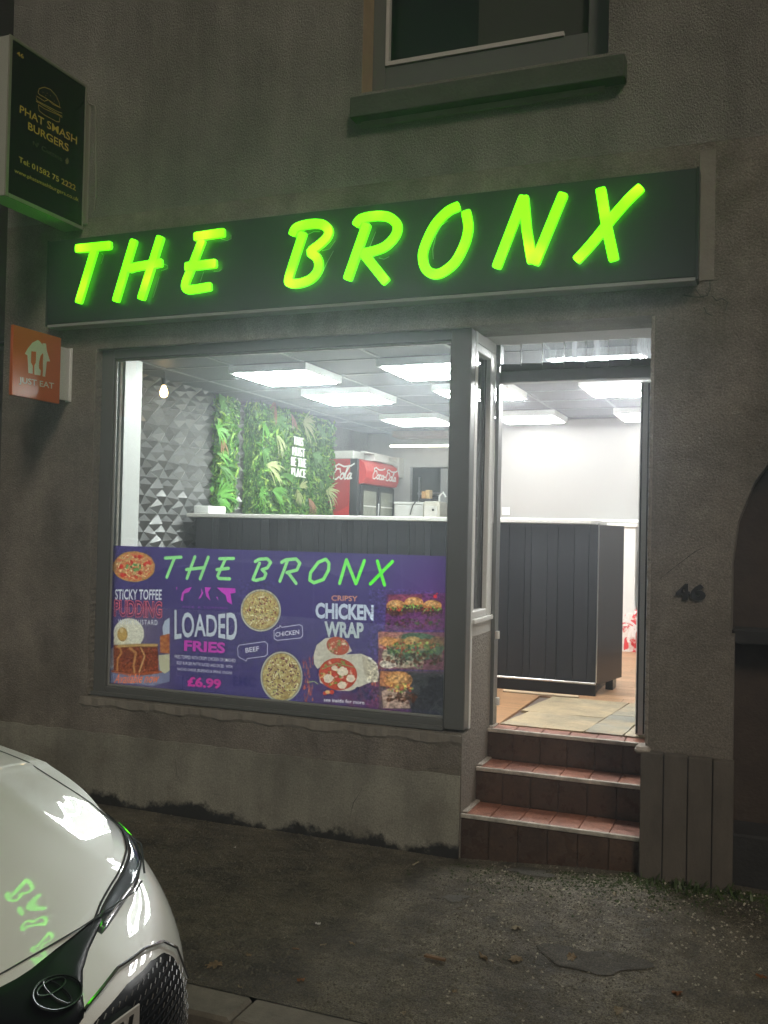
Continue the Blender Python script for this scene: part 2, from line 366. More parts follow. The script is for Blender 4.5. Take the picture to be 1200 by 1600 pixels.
M_ROOMW = mat('white_room_paint', (0.40, 0.40, 0.388), 0.75, var=0.03, vscale=2)
M_ROOMG = mat('grey_room_paint', (0.50, 0.50, 0.49), 0.7, var=0.05, vscale=2)
M_CEIL = mat('ceiling_tile_dark', (0.065, 0.07, 0.078), 0.55, var=0.1, vscale=8)
M_RAIL = mat('ceiling_rail', (0.20, 0.21, 0.22), 0.45)
M_FACET = mat('black_relief_panel', (0.15, 0.152, 0.15), 0.30, spec=.7, var=0.05, vscale=20)
M_SLAT = [mat('counter_slat_%s' % n, c, 0.5, var=0.15, vscale=3, stretch=(3, 3, 0.6)) for n, c in (('a', (0.020, 0.023, 0.027)), ('b', (0.027, 0.030, 0.035)), ('c', (0.016, 0.018, 0.021)))]
M_BLACKG = mat('gloss_black_panel', (0.020, 0.020, 0.021), 0.22, spec=0.18)
M_TOP = mat('white_worktop', (0.80, 0.79, 0.74), 0.35)
M_RED = mat('fridge_red', (0.62, 0.022, 0.020), 0.35)
M_RED_D = mat('fridge_red_disc', (0.42, 0.016, 0.016), 0.35)
M_BLK = mat('black_plastic', (0.02, 0.021, 0.023), 0.35)
M_WHITE = mat('white_lettering', (0.85, 0.85, 0.83), 0.5)
M_CARD = mat('white_carton', (0.72, 0.71, 0.67), 0.8, var=0.08, vscale=8)
M_STEEL = mat('stainless_steel', (0.6, 0.6, 0.6), 0.28, metal=1.0)
M_CHROME = mat('chrome', (0.72, 0.73, 0.75), 0.09, metal=1.0)
M_GLASS = glass('window_glass', dirt_glare=0.05)
M_GLASS2 = glass('door_glass', dirt_glare=0.05)
M_GLASSL = glass('louvre_glass', tint_=(0.92, 0.94, 0.95), dirt_glare=0.8, refl=0.8)  # strong scatter makes the blades glow in place of lens bloom
M_CURT = mat('curtain_strip', (0.30, 0.31, 0.31), 0.4)
M_LED = emis('led_panel', (1.0, 0.99, 0.96), 2.2)
M_TUBE = emis('led_tube', (1.0, 0.99, 0.96), 72.0)
M_TUBEB = emis('led_tube_dimmed', (1.0, 0.99, 0.96), 15.0)  # back row turned down to keep the back wall from blowing out
M_TUBE2 = emis('hatch_tube', (1.0, 0.86, 0.72), 7.0)

# ================================================================== BUILDING SHELL
YF = -0.04                                   # plane of the rendered wall face
bld = empty('shop_building', (-1.4, 0, 0), 'dark rendered shop building with lit shop window, tiled steps and an open doorway', 'building')
DX0, DX1 = -1.401, -0.515                    # doorway
WX0, WX1, WZ0, WZ1 = -3.69, -1.401, 0.612, 2.655
ux0, ux1 = atY(565, 120, YF).x, atY(951, 50, YF).x; uz0 = 3.93
arch = [(-0.15, -0.3), (-0.15, 1.50)]
for k in range(1, 13):
    t = k/12*math.pi; arch.append((0.52-0.67*math.cos(t), 1.50+0.75*math.sin(t)))
arch += [(1.19, -0.3)]
outline = [(-4.40, -0.3), (DX0, -0.3), (DX0, WZ0), (WX0, WZ0), (WX0, WZ1), (DX1, WZ1), (DX1, -0.3)] + arch + [(6.0, -0.3), (6.0, 6.6), (-4.40, 6.6)]
hole = [(ux0, uz0), (ux1, uz0), (ux1, 5.2), (ux0, 5.2)]
outline_low = [p for p in outline]
# the wall: rough render above the shop, smoother stained render below
ZS = 3.44
low = [(-4.40, -0.3), (DX0, -0.3), (DX0, WZ0), (WX0, WZ0), (WX0, WZ1), (DX1, WZ1), (DX1, -0.3)] + arch + [(6.0, -0.3), (6.0, ZS), (-4.40, ZS)]
up = [(-4.40, ZS+0.001), (6.0, ZS+0.001), (6.0, 6.6), (-4.40, 6.6)]
obj('lower_wall', plate([low], YF, 0.24), M_WALL_LO, bld)
obj('upper_wall', plate([up, hole], YF, 0.24), M_WALL_UP, bld)
# returns and roof so that the place is closed
obj('side_wall', bx(-4.40, -4.33, 0.24, 7.0, -0.3, 6.6), M_WALL_UP, bld)
obj('roof', bx(-4.40, 6.0, YF, 7.0, 6.6, 6.75), M_SILL, bld)
# smooth bands: above and around the sign, below the window
obj('render_band', bx(-0.315, -0.245, YF-0.005, YF, 2.80, 3.40), M_CEMENT_R, bld)

# base course below the shop window: slightly proud, painted, dirty and damp at the foot
def ragged(x0, x1, zlo, zhi, jit, n, seed):
    rr = random.Random(seed); top = [(x0+(x1-x0)*i/n, zhi+rr.uniform(-jit, jit)) for i in range(n+1)]
    return [(x0, zlo), (x1, zlo)] + top[::-1]
obj('base_course', plate([ragged(-4.39, DX0-0.004, -0.3, 0.405, 0.006, 60, 3)], YF-0.014, YF), M_PLINTH, bld)
# crumbling rendered ledge under the window frame
bm = BM(); rr = random.Random(5); n = 160
ring = []
for i in range(n+1):
    x = WX0-0.05+(WX1-WX0+0.05)*i/n; zt = WZ0+rr.uniform(-.002, .002); pr = 0.010+.005*math.sin(i*.9)*math.sin(i*.23)+rr.uniform(0, .003)
    ring.append([bm.verts.new((x, YF+0.03, zt)), bm.verts.new((x, YF-pr, zt-.006)), bm.verts.new((x, YF-pr*.8, zt-.045-.008*math.sin(i*.31))), bm.verts.new((x, YF+0.01, zt-.075))])
for a, b in zip(ring, ring[1:]):
    for k in range(3): bm.faces.new((a[k], b[k], b[k+1], a[k+1]))
obj('window_ledge', bm, M_CEMENT_R, bld)
# broken render edges where the light from inside catches them
def broken_edge(name, x, z0, z1, sgn, seed, m):
    bm = BM(); rr = random.Random(seed); n = int((z1-z0)/0.016); prev = None
    for i in range(n+1):
        z = z0+(z1-z0)*i/n; w = rr.uniform(0.0, .009); d = rr.uniform(0, .006)
        cur = [bm.verts.new((x+sgn*(.012), YF-.0015, z)), bm.verts.new((x-sgn*w*.6, YF-.004-d, z+rr.uniform(-.004, .004))),
               bm.verts.new((x-sgn*w, YF+.03, z)), bm.verts.new((x-sgn*.002, YF+.10, z))]
        if prev:
            for k in range(3): bm.faces.new((prev[k], cur[k], cur[k+1], prev[k+1]))
        prev = cur
    obj(name, bm, m, bld)
broken_edge('chipped_edge', DX1, 0.66, 2.65, 1, 11, M_PEBBLE)
broken_edge('chipped_edge', WX0, 0.62, 2.65, -1, 12, M_PEBBLE)

# hairline cracks in the render
def crack(pts, w=0.0035):
    bm = BM(); rr = random.Random(len(pts)*7+int(pts[0][0]*10)); P = []
    for (a, b), (c, d) in zip(pts, pts[1:]):
        for k in range(7): t = k/7; P.append((a+(c-a)*t+rr.uniform(-.006, .006), b+(d-b)*t+rr.uniform(-.006, .006)))
    P.append(pts[-1]); L_ = []
    for i, (px_, py_) in enumerate(P):
        q = atY(px_*1.0, py_*1.0, YF-.0155); ww = w*rr.uniform(.3, 1)*(1-abs(i/len(P)-.5)*1.2); L_.append((bm.verts.new((q.x-ww/2, q.y, q.z+ww/3)), bm.verts.new((q.x+ww/2, q.y, q.z-ww/3))))
    for a, b in zip(L_, L_[1:]): bm.faces.new((a[0], a[1], b[1], b[0]))
    obj('render_crack', bm, M_DARK, bld)
for pts in ([(272, 1165), (276, 1210), (288, 1235)], [(566, 1232), (552, 1255), (546, 1280)], [(120, 545), (150, 530), (200, 525), (290, 522)], [(1030, 905), (1062, 880), (1086, 862), (1100, 855)],
            [(2, 587), (20, 580), (60, 570)], [(640, 1203), (690, 1200), (715, 1216)]):
    crack(pts)

# archway beside the shop, with its inner wall, ledge and dark foot
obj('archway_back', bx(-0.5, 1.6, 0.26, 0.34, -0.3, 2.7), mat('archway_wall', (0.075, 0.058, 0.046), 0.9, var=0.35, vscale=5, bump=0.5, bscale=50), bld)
obj('archway_ledge', bx(-0.149, 1.19, 0.10, 0.26, 1.13, 1.20, bev=0.008), M_DARK, bld)
obj('archway_dark_foot', bx(-0.149, 1.19, 0.02, 0.26, -0.1, 0.28, bev=0.01), M_DARK, bld)  # dark block standing in for the black gap at the arch foot
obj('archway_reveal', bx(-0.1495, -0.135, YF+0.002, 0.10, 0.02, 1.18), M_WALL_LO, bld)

# boarded corner below the pier, four upright boards
M_BOARDP = mat('painted_boarding', (0.13, 0.115, 0.095), 0.7, var=0.3, vscale=6, bump=0.3, bscale=60, stretch=(2, 2, 0.7))
xs = [-0.531, -0.428, -0.322, -0.216, -0.125]
for i in range(4):
    obj('board', bx(xs[i]+.002, xs[i+1]-.002, YF-0.055, YF-0.0005, 0.02, 0.632-0.002*i, bev=0.003), M_BOARDP, bld)
obj('board_backing', bx(xs[0]+.006, xs[4]-.006, YF-0.047, YF, 0.0, 0.620), M_SEAL, bld)
obj('cement_patch', bx(-0.56, -0.49, YF-0.05, YF+0.05, 0.618, 0.650, bev=0.012), M_CEMENT, bld)

# upper window
uw = obj('upper_window', bx(ux0, ux1, 0.17, 0.22, uz0, 5.2), M_DARKGLASS, bld)
gx0, gx1 = atY(607, 60, 0.13).x, atY(921, 40, 0.13).x; gz0 = atY(760, 82, 0.13).z
obj('frame', bx(ux0+.001, gx0, 0.10, 0.169, uz0+.001, 5.19, bev=.004), M_WOOD_FR if False else M_UPVC, uw)
obj('frame', bx(gx1, ux1-.001, 0.10, 0.169, uz0+.001, 5.19, bev=.004), M_UPVC, uw)
obj('frame', bx(gx0+.0005, gx1-.0005, 0.10, 0.169, uz0+.001, gz0, bev=.004), M_UPVC, uw)
obj('glazing_bead', bx(gx0+.0005, gx0+.02, 0.09, 0.12, gz0, 5.19), M_SOFFIT, uw)
obj('glazing_bead', bx(gx0+.02, gx1-.12, 0.09, 0.12, gz0, gz0+.022), M_SOFFIT, uw)
obj('blind', bx(atY(748, 40, .166).x, gx1, 0.163, 0.1695, gz0, 5.19), M_BLIND, uw)
obj('painted_reveal', bx(ux0+.0006, ux0+.004, YF+.002, 0.099, uz0+.002, 5.19), M_WOOD_FR, bld)
sx0, sx1 = atY(546, 165, -.12).x, atY(976, 100, -.12).x
sz0, sz1 = atY(760, 152, -.12).z, atY(760, 117, -.12).z
obj('window_sill', bx(sx0, sx1, -0.12, 0.099, sz0, sz1, bev=0.006), M_SILL, bld)
obj('sill_mortar', bx(sx0+.04, sx1-.10, YF-0.02, YF, sz0-.03, sz0-.001), M_CEMENT_R, bld)

# shop window: frame members, inner reveal, pane
sw = empty('shop_window', (-2.5, 0, WZ0)); sw.parent = bld; sw.matrix_local = wm(bld).inverted() @ wm(sw)
GX0, GX1, GZ0, GZ1 = atY(171, 1000, 0.03).x, atY(701, 900, 0.03).x, 0.672, 2.598
for a in ((WX0, GX0, 0.0, 0.07, WZ0, WZ1), (GX0, GX1, 0.0, 0.07, WZ0, GZ0), (GX0, GX1, 0.0, 0.07, GZ1, WZ1), (GX1, DX0, -0.012, 0.07, WZ0+.012, WZ1-.001)):
    obj('frame', bx(*a, bev=.005), M_UPVC, sw)
for a in ((GX0, GX0+.012, .018, .03, GZ0, GZ1), (GX1-.012, GX1, .018, .03, GZ0, GZ1), (GX0+.012, GX1-.012, .018, .03, GZ0, GZ0+.012), (GX0+.012, GX1-.012, .018, .03, GZ1-.012, GZ1)):
    obj('glazing_bead', bx(*a, bev=.002), M_TRIM, sw)
obj('sill_rail', bx(WX0-.004, GX1, -0.022, 0.0, WZ0+.004, WZ0+.026, bev=.003), M_UPVC, sw)
obj('inner_jamb', bx(GX0+.013, atX(200, 700, -3.60).x+.03, 0.07, 0.235, GZ0-.02, GZ1+.02), M_UPVC_W, sw)
obj('pane', bx(GX0+.002, GX1-.002, 0.031, 0.035, GZ0+.002, GZ1-.002), M_GLASS, sw)
obj('inner_sill', bx(GX0, GX1, 0.072, 0.26, GZ0-.03, GZ0-.002), M_UPVC_W, sw)

# side light beside the door recess (plane x = DX0)
sl = empty('side_window', (DX0, 0.25, 1.17)); sl.parent = bld; sl.matrix_local = wm(bld).inverted() @ wm(sl)
XI = DX0-0.055
obj('corner_post', bx(XI, DX0+.001, 0.071, 0.10, 0.62, WZ1-.001), M_UPVC_W, sl)
for a in ((XI, DX0, 0.101, 0.36, 1.175, 1.215), (XI, DX0, 0.101, 0.36, 2.555, 2.60), (XI, DX0, 0.361, 0.462, 1.175, 2.60), (XI, DX0, 0.101, 0.122, 1.216, 2.554)):
    obj('frame', bx(*a, bev=.005), M_UPVC_W, sl)
obj('pane', bx(DX0-.034, DX0-.030, 0.122, 0.361, 1.215, 2.555), M_GLASS2, sl)
obj('gasket', bx(DX0-.030, DX0-.026, 0.352, 0.361, 1.215, 2.555), M_SEAL, sl)
obj('sill', bx(XI-.02, DX0+.012, 0.101, 0.462, 1.150, 1.174, bev=.003), M_UPVC_W, sl)
obj('upper_panel', bx(XI, DX0-.002, 0.101, 0.462, 2.601, WZ1+.06), M_SOFFIT, sl)
obj('upstand', bx(XI-.1, DX0-.001, 0.0805, 0.462, 1.085, 1.149), M_SOFFIT, bld)
obj('pebbledash_return', bx(XI-.1, DX0+.0015, YF+.001, 0.51, -0.3, WZ0-.002), M_PEBBLE, bld)
obj('pebbledash_return', bx(XI-.02, DX0+.0013, 0.101, 0.4635, WZ0-.0015, 1.084), M_PEBBLE, bld)
# soffit of the recess
obj('soffit', bx(DX0+.001, DX1-.001, YF+.001, 0.50, WZ1+.002, WZ1+.07), M_SOFFIT, bld)
# door frame
df = empty('door_frame', (-0.96, 0.5, 0.57)); df.parent = bld; df.matrix_local = wm(bld).inverted() @ wm(df)
FZ = 0.567
obj('jamb', bx(DX0+.0005, atY(775, 900, .47).x, 0.464, 0.54, FZ, WZ1), M_UPVC, df)
obj('jamb', bx(-0.570, -0.516, 0.47, 0.54, FZ, WZ1), M_UPVC, df)
TZ0 = atY(900, 594, .47).z; TZ1 = atY(900, 575, .47).z
obj('transom', bx(atY(775, 900, .47).x+.001, -0.571, 0.47, 0.54, TZ0, TZ1, bev=.004), M_UPVC, df)
obj('hinge', tube(BM(), [(atY(775, 960, .46).x+.012, 0.455, 1.045), (atY(775, 960, .46).x+.012, 0.455, 1.085)], .012, 10), M_UPVC_W, df)
obj('hinge', tube(BM(), [(atY(775, 1060, .46).x+.012, 0.455, 0.685), (atY(775, 1060, .46).x+.012, 0.455, 0.725)], .012, 10), M_UPVC_W, df)
# vertical louvre blades over the door
lv = empty('louvre_vent', (-0.96, 0.47, TZ1)); lv.parent = bld; lv.matrix_local = wm(bld).inverted() @ wm(lv)
lx0 = atY(783, 550, .46).x; pitch = 0.1165
for i in range(7):
    x = lx0+i*pitch; a = R(15); L_ = pitch*1.02
    c, s = math.cos(a)*L_, math.sin(a)*L_
    if x+c > -0.573: c = -0.573-x; s = math.tan(a)*c
    def bl(z0, z1, w, off=0.0):
        bm = BM(); nx, ny = -math.sin(a), math.cos(a)
        q = [(x+off*nx, .455+off*ny), (x+c+off*nx, .455+s+off*ny), (x+c+(off+w)*nx, .455+s+(off+w)*ny), (x+(off+w)*nx, .455+(off+w)*ny)]
        A = [bm.verts.new((p[0], p[1], z0)) for p in q]; B = [bm.verts.new((p[0], p[1], z1)) for p in q]
        bm.faces.new(A[::-1]); bm.faces.new(B)
        for k in range(4): bm.faces.new((A[k], A[(k+1) % 4], B[(k+1) % 4], B[k]))
        return bm
    b_ = obj('glass_blade', bl(TZ1+.0345, WZ1-.002, .005), M_GLASSL, lv)
    obj('blade_clip', bl(TZ1-.004, TZ1+.034, .022, -.012), M_SEAL, lv)
    obj('blade_edge', bx(x-.003, x+.001, .448, .4545, TZ1+.022, WZ1-.004), M_TRIM, lv)

# the open door leaf, swung inwards
dr = empty('door', (-0.6, 0.55, FZ)); dr.parent = bld; dr.matrix_local = wm(bld).inverted() @ wm(dr)
tag(dr, 'glazed door leaf standing open into the shop')
dx0 = atY(996, 900, .545).x; dx1 = dx0+.052
DT = TZ0-.008
obj('stile', bx(dx0, dx1, 0.545, 0.615, FZ+.012, DT, bev=.004), M_UPVC_W, dr)
obj('stile', bx(dx0, dx1, 1.30, 1.375, FZ+.012, DT, bev=.004), M_UPVC_W, dr)
obj('rail', bx(dx0, dx1, 0.616, 1.299, FZ+.012, FZ+.11, bev=.004), M_UPVC_W, dr)
obj('rail', bx(dx0, dx1, 0.616, 1.299, DT-.09, DT, bev=.004), M_UPVC_W, dr)
obj('rail', bx(dx0, dx1, 0.616, 1.299, 1.38, 1.46, bev=.004), M_UPVC_W, dr)
obj('pane', bx(dx0+.022, dx0+.028, 0.616, 1.299, FZ+.11, 1.38), M_GLASS2, dr)
obj('pane', bx(dx0+.022, dx0+.028, 0.616, 1.299, 1.46, DT-.09), M_GLASS2, dr)
obj('weather_strip', bx(dx0+.006, dx0+.014, 0.5395, 0.5445, FZ+.02, DT-.01), M_SEAL, dr)
obj('weather_strip', bx(dx1-.012, dx1-.004, 0.5395, 0.5445, FZ+.02, DT-.01), M_SEAL, dr)
h_ = obj('handle', bx(dx1, dx1+.012, 1.31, 1.345, 1.33, 1.56, bev=.004), M_BLK, dr)
obj('lever', tube(BM(), [(dx1+.01, 1.328, 1.48), (dx1+.055, 1.328, 1.48), (dx1+.06, 1.22, 1.478)], .009, 8), M_BLK, h_)
obj('closer_plate', bx(dx0-.004, dx0, 0.56, 0.60, 1.36, 1.54), M_STEEL, dr)

# ------------------------------------------------------------------ steps
st = empty('entrance_steps', (-0.96, 0.2, 0), 'three red-brown quarry tiled steps with pale metal nosings below the open door', 'steps')
SX0, SX1 = DX0+.002, -0.531
lev = [(-0.036, 0.222), (0.212, 0.400), (0.425, 0.562)]           # front edge y, top z
obj('core', bx(SX0+.001, SX1-.001, -0.028, 0.60, -0.3, 0.208), M_GROUT, st)
obj('core', bx(SX0+.001, SX1-.001, 0.220, 0.60, 0.208, 0.386), M_GROUT, st)
obj('core', bx(SX0+.001, DX1-.002, 0.433, 0.60, 0.386, 0.548), M_GROUT, st)
rr = random.Random(2)
for k, (yf, zt) in enumerate(lev):
    s_ = empty('step', (-0.96, yf, zt)); s_.parent = st; s_.matrix_local = wm(st).inverted() @ wm(s_)
    yb = lev[k+1][0]-.001 if k < 2 else 0.542
    n = 6; w = (SX1-SX0)/n; zb = (lev[k-1][1] if k else -0.06)
    for i in range(n):
        x0 = SX0+w*i; j = rr.uniform(-.0012, .0012)
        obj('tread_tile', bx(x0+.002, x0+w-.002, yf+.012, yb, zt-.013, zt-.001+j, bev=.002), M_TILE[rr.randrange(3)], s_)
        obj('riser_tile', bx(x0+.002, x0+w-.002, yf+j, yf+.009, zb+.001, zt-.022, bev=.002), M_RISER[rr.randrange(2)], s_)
    obj('nosing', bx(SX0, SX1, yf-.006, yf+.011, zt-.020, zt+.001, bev=.003), M_NOSE, s_)
    obj('cement_fillet', bx(SX0+.0005, SX0+.03, yf+.013, yb-.001, zt-.0005, zt+.010, bev=.005), M_CEMENT, s_)

# ================================================================== INSIDE THE SHOP
FLZ, CZ = 0.565, 2.735
def struct(name, bm, m, **k): return obj(name, bm, m, kind='structure', **k)
fl = struct('shop_floor', bx(-4.33, 1.1, 0.55, 7.0, 0.35, FLZ-.012), M_GROUT)
pw, plen = 0.13, 1.15; protos = []
for j in range(34):
    y = 1.58+j*pw
    if y > 5.6: break
    xo = -4.3 - (j*0.43) % plen
    for i in range(6):
        x = xo+i*plen; a, b = max(x, -4.32), min(x+plen, 0.28)
        if b-a < .1: continue
        obj('plank', bx(a+.0008, b-.0008, y+.0008, y+pw-.0008, FLZ-.012, FLZ+.0004*((i+j) % 3), bev=.0012), M_PLANK[rr.randrange(3)], fl)
# flagstones inside the threshold, joints taken from the photograph
stones = [([(-1.36, .545), (-.905, .545), (-.86, .98), (-1.30, .98)], 0), ([(-1.35, .99), (-.86, .99), (-.80, 1.57), (-1.28, 1.57)], 0), ([(-.895, .545), (-.70, .545), (-.66, 1.10), (-.845, 1.10)], 2),
          ([(-.69, .545), (-.25, .545), (-.25, 1.10), (-.65, 1.10)], 1), ([(-.84, 1.11), (-.25, 1.11), (-.25, 1.57), (-.79, 1.57)], 1)]
for P, k in stones:
    bm = BM(); rs = random.Random(k*5+len(P)); A = []
    Q = []
    for (a, b), (c, d) in zip(P, P[1:]+P[:1]):
        for q in range(4): t = q/4; Q.append((a+(c-a)*t+(rs.uniform(-.006, .006) if q else 0), b+(d-b)*t+(rs.uniform(-.006, .006) if q else 0)))
    prism(bm, Q, lambda u, v, d: Vector((u, v, d)), FLZ-.01, FLZ+.004)
    obj('flagstone', bm, M_STONE[k], fl)
obj('threshold_strip', bx(-1.62, -1.12, 1.585, 1.625, FLZ, FLZ+.014, bev=.004), mat('pale_wood_strip', (0.62, 0.50, 0.34), 0.5), fl)
obj('plank', bx(-1.9, -1.37, .56, 1.575, FLZ-.012, FLZ+.001), M_PLANK[0], fl)

ceil = struct('ceiling', bx(-4.7, 1.1, 0.24, 7.0, CZ+.012, CZ+.10), M_BLK)
TL = 0.549
src = obj('ceiling_tile', bx(-4.3+.0, -4.3+TL-.024, .6, .6+TL-.024, CZ, CZ+.010, bev=.003), M_CEIL, ceil, loc=Vector((-4.3, .6, CZ)))
gx = [-4.538+TL*i for i in range(10)]; gy = [-0.02+TL*j for j in range(11)]
lights_at = {(2, 2), (4, 2), (6, 2), (2, 4), (4, 4), (6, 4), (2, 7), (4, 7), (6, 7)}
first = True
for i, x in enumerate(gx):
    for j, y in enumerate(gy):
        if y+TL < 0.2 or x+TL < -4.33 or x > .3: continue
        if first: src.matrix_local = wm(ceil).inverted() @ Matrix.Translation((x+.012, y+.012, CZ)); first = False
        else: inst(src, Vector((x+.012, y+.012, CZ)), ceil)
for i, x in enumerate(gx): obj('ceiling_rail', bx(x-.011, x+.011, .25, 5.95, CZ-.004, CZ+.008), M_RAIL, ceil)
for j, y in enumerate(gy):
    if y > .2: obj('ceiling_rail', bx(-4.33, .3, y-.011, y+.011, CZ-.0055, CZ+.006), M_RAIL, ceil)
# LED ceiling lights
where = {(2, 2): 'nearest the left corner of the shop window', (4, 2): 'behind the top right corner of the shop window', (6, 2): 'behind the glass louvres above the door',
         (2, 4): 'second from the front in the window', (4, 4): 'half hidden by the window post', (6, 4): 'at the top right of the door opening',
         (2, 7): 'deep in the shop near the kitchen hatch', (4, 7): 'close to the back wall, above its bright patch', (6, 7): 'at the back, cut by the open door leaf'}
for (i, j) in sorted(lights_at):
    x, y = gx[i]+.0, gy[j]+.0
    t_ = empty('ceiling_light', (x+TL/2, y+TL/2, CZ), 'square white LED ceiling light '+where[(i, j)], 'ceiling light', 'LED ceiling lights of the shop')
    a0, a1, b0, b1 = x-.02, x+TL+.02, y-.02, y+TL+.02
    fb = BM(); 
    for q in ((a0, a1, b0, b0+.02), (a0, a1, b1-.02, b1), (a0, a0+.02, b0+.02, b1-.02), (a1-.02, a1, b0+.02, b1-.02)): box(fb, q[0], q[1], q[2], q[3], CZ-.058, CZ-.0065)
    obj('frame', fb, M_UPVC_W, t_)
    obj('diffuser', bx(a0+.02, a1-.02, b0+.02, b1-.02, CZ-.050, CZ-.04), M_LED, t_)
    cx_, cy_ = (a0+a1)/2, (b0+b1)/2; h = (a1-a0)/2-.035; zt = CZ-.060
    sq = [(cx_-h, cy_-h, zt), (cx_+h, cy_-h, zt), (cx_+h, cy_+h, zt), (cx_-h, cy_+h, zt)]
    dm = [(cx_, cy_-h+.02, zt), (cx_+h-.02, cy_, zt), (cx_, cy_+h-.02, zt), (cx_-h+.02, cy_, zt)]
    tb = BM()
    for P in (sq, dm):
        for a, b in zip(P, P[1:]+P[:1]): tube(tb, [a, b], .0075, 6)
    obj('led_strip', tb, M_TUBEB if j == 7 else M_TUBE, t_)

# interior walls
lw = struct('left_room_wall', bx(-4.40+.071, -4.305, .24, 4.62, .35, CZ+.01), M_BLK)
struct('kitchen_side_wall', bx(-4.66, -4.345, 4.62, 6.2, .35, CZ+.01), M_ROOMG)
bwall = struct('back_wall', bx(-2.55, 0.32, 4.62, 4.72, .35, CZ+.01), M_ROOMW)
struct('kitchen_end_wall', plate([[(-4.345, .35), (-2.0, .35), (-2.0, CZ), (-4.345, CZ)], [(-3.80, 1.55), (-3.80, 2.35), (-2.9, 2.35), (-2.9, 1.55)]], 5.62, 5.70), M_ROOMG)
struct('kitchen_far_wall', bx(-4.3, -2.0, 6.3, 6.38, .35, CZ), M_SILL)
struct('right_room_wall', bx(0.28, 0.36, .345, 6.2, .35, CZ+.01), M_ROOMW)
struct('front_wall_inside', bx(-0.515, 0.28, .345, .36, .35, CZ), M_ROOMW)
obj('skirting', bx(-2.5, 0.28, 4.605, 4.62, FLZ, FLZ+.09, bev=.003), M_UPVC_W, bwall)
obj('dado_strip', bx(-2.5, 0.28, 4.598, 4.62, 1.745, 1.775, bev=.003), M_UPVC_W, bwall)
sk = obj('wall_socket', bx(atY(784, 796, 4.6).x, atY(796, 796, 4.6).x, 4.605, 4.62, 1.80, 1.875, bev=.004), M_UPVC_W)
tag(sk, 'small white blank socket plate low on the white back wall', 'socket')
pp = empty('wall_cabinet', (atY(992, 885, 4.6).x, 4.62, 1.2), 'flat grey metal box fixed to the white back wall beside the door leaf', 'metal cabinet')
ax, az0, az1 = atY(990, 885, 4.58).x, atY(990, 913, 4.58).z, atY(990, 862, 4.58).z
obj('housing', bx(ax, ax+.16, 4.55, 4.62, az0, az1, bev=.006), M_STEEL, pp)
obj('door', bx(ax+.02, ax+.14, 4.540, 4.549, az0+.02, az1-.02, bev=.003), M_BLK, pp)

# black faceted relief panels on the left wall
PW, PH = 0.283, 0.2705
rs = random.Random(21); node = {}; NC = 4
for i in range(NC):
    for j in range(NC):
        da, db = (0 if i == 0 else rs.uniform(-.085, .085)), (0 if j == 0 else rs.uniform(-.085, .085))
        h = (.062 if (i+j) % 2 else .006)+rs.uniform(-.006, .012); node[i, j] = (i/NC+da, j/NC+db, h)
for k in range(NC+1): node[NC, k] = (1, node[0, k % NC][1] if k < NC else 1, node[0, k % NC][2]); node[k, NC] = (node[k % NC, 0][0] if k < NC else 1, 1, node[k % NC, 0][2])
bm = BM(); V = {k: bm.verts.new((v[2], v[0]*(PW-.0025), v[1]*(PH-.0025))) for k, v in node.items()}
for i in range(NC):
    for j in range(NC):
        c = [V[i, j], V[i+1, j], V[i+1, j+1], V[i, j+1]]
        if (i+j) % 2: bm.faces.new((c[0], c[1], c[3])); bm.faces.new((c[1], c[2], c[3]))
        else: bm.faces.new((c[0], c[1], c[2])); bm.faces.new((c[0], c[2], c[3]))
e = [V[k] for k in [(i, 0) for i in range(NC+1)]+[(NC, j) for j in range(1, NC+1)]+[(i, NC) for i in range(NC-1, -1, -1)]+[(0, j) for j in range(NC-1, 0, -1)]]
bt = [bm.verts.new((-.004, min(PW-.0025, max(0, v.co.y)), v.co.z)) for v in e]
for k in range(len(e)): bm.faces.new((e[k], e[(k+1) % len(e)], bt[(k+1) % len(e)], bt[k]))
bm.faces.new(bt); bmesh.ops.recalc_face_normals(bm, faces=bm.faces[:])
for v in bm.verts: v.co += Vector((-4.300, 1.295-PW*4, 1.708-PH*4))
pan = obj('relief_panel', bm, M_FACET, lw, loc=Vector((-4.300, 1.295-PW*4, 1.708-PH*4)))
for i in range(-4, 12):
    for j in range(-4, 4):
        if (i, j) == (-4, -4): continue
        y, z = 1.295+PW*i, 1.708+PH*j
        if y > 4.35: continue
        o = inst(pan, Vector((-4.300, y, z)), lw)
        if z+PH > CZ+.002: o.scale = (1, 1, (CZ-.004-z)/PH)

# ------------------------------------------------------------------ counter
ct = empty('counter', (-2.6, 1.95, FLZ), 'long black slatted serving counter with a white worktop', 'counter')
CX0, CX1, CY = -4.14, -1.035, 1.737
obj('carcass', bx(CX0, CX1-.02, CY+.02, 2.30, FLZ, 1.690), M_BLK, ct)
rs = random.Random(9); x = CX0
while x < CX1-.01:
    w = rs.choice([.045, .07, .07, .095, .11]); w = min(w, CX1-x)
    if CX1-x-w < .03: w = CX1-x
    dep = rs.choice([.0, .004, .008])
    obj('slat', bx(x+.0015, x+w-.0015, CY-.002+dep, CY+.019, .655, 1.688, bev=.002), M_SLAT[rs.randrange(3)], ct); x += w
obj('kick_board', bx(CX0, CX1, CY-.014, CY+.018, FLZ, .638), M_BLACKG, ct)
obj('kick_trim', bx(CX0, CX1, CY-.018, CY+.010, .6385, .652, bev=.002), M_STEEL, ct)
obj('worktop', bx(-4.19, -1.075, CY-.045, 2.36, 1.692, 1.722, bev=.004), M_TOP, ct)
obj('worktop', bx(-1.95, -.60, 3.02, 3.06, 1.69, 1.72), M_TOP, ct) if False else None
bm = BM(); A = [(CX1, CY+.002), (-.935, 2.215), (-.96, 2.225), (CX1-.02, CY+.02)]
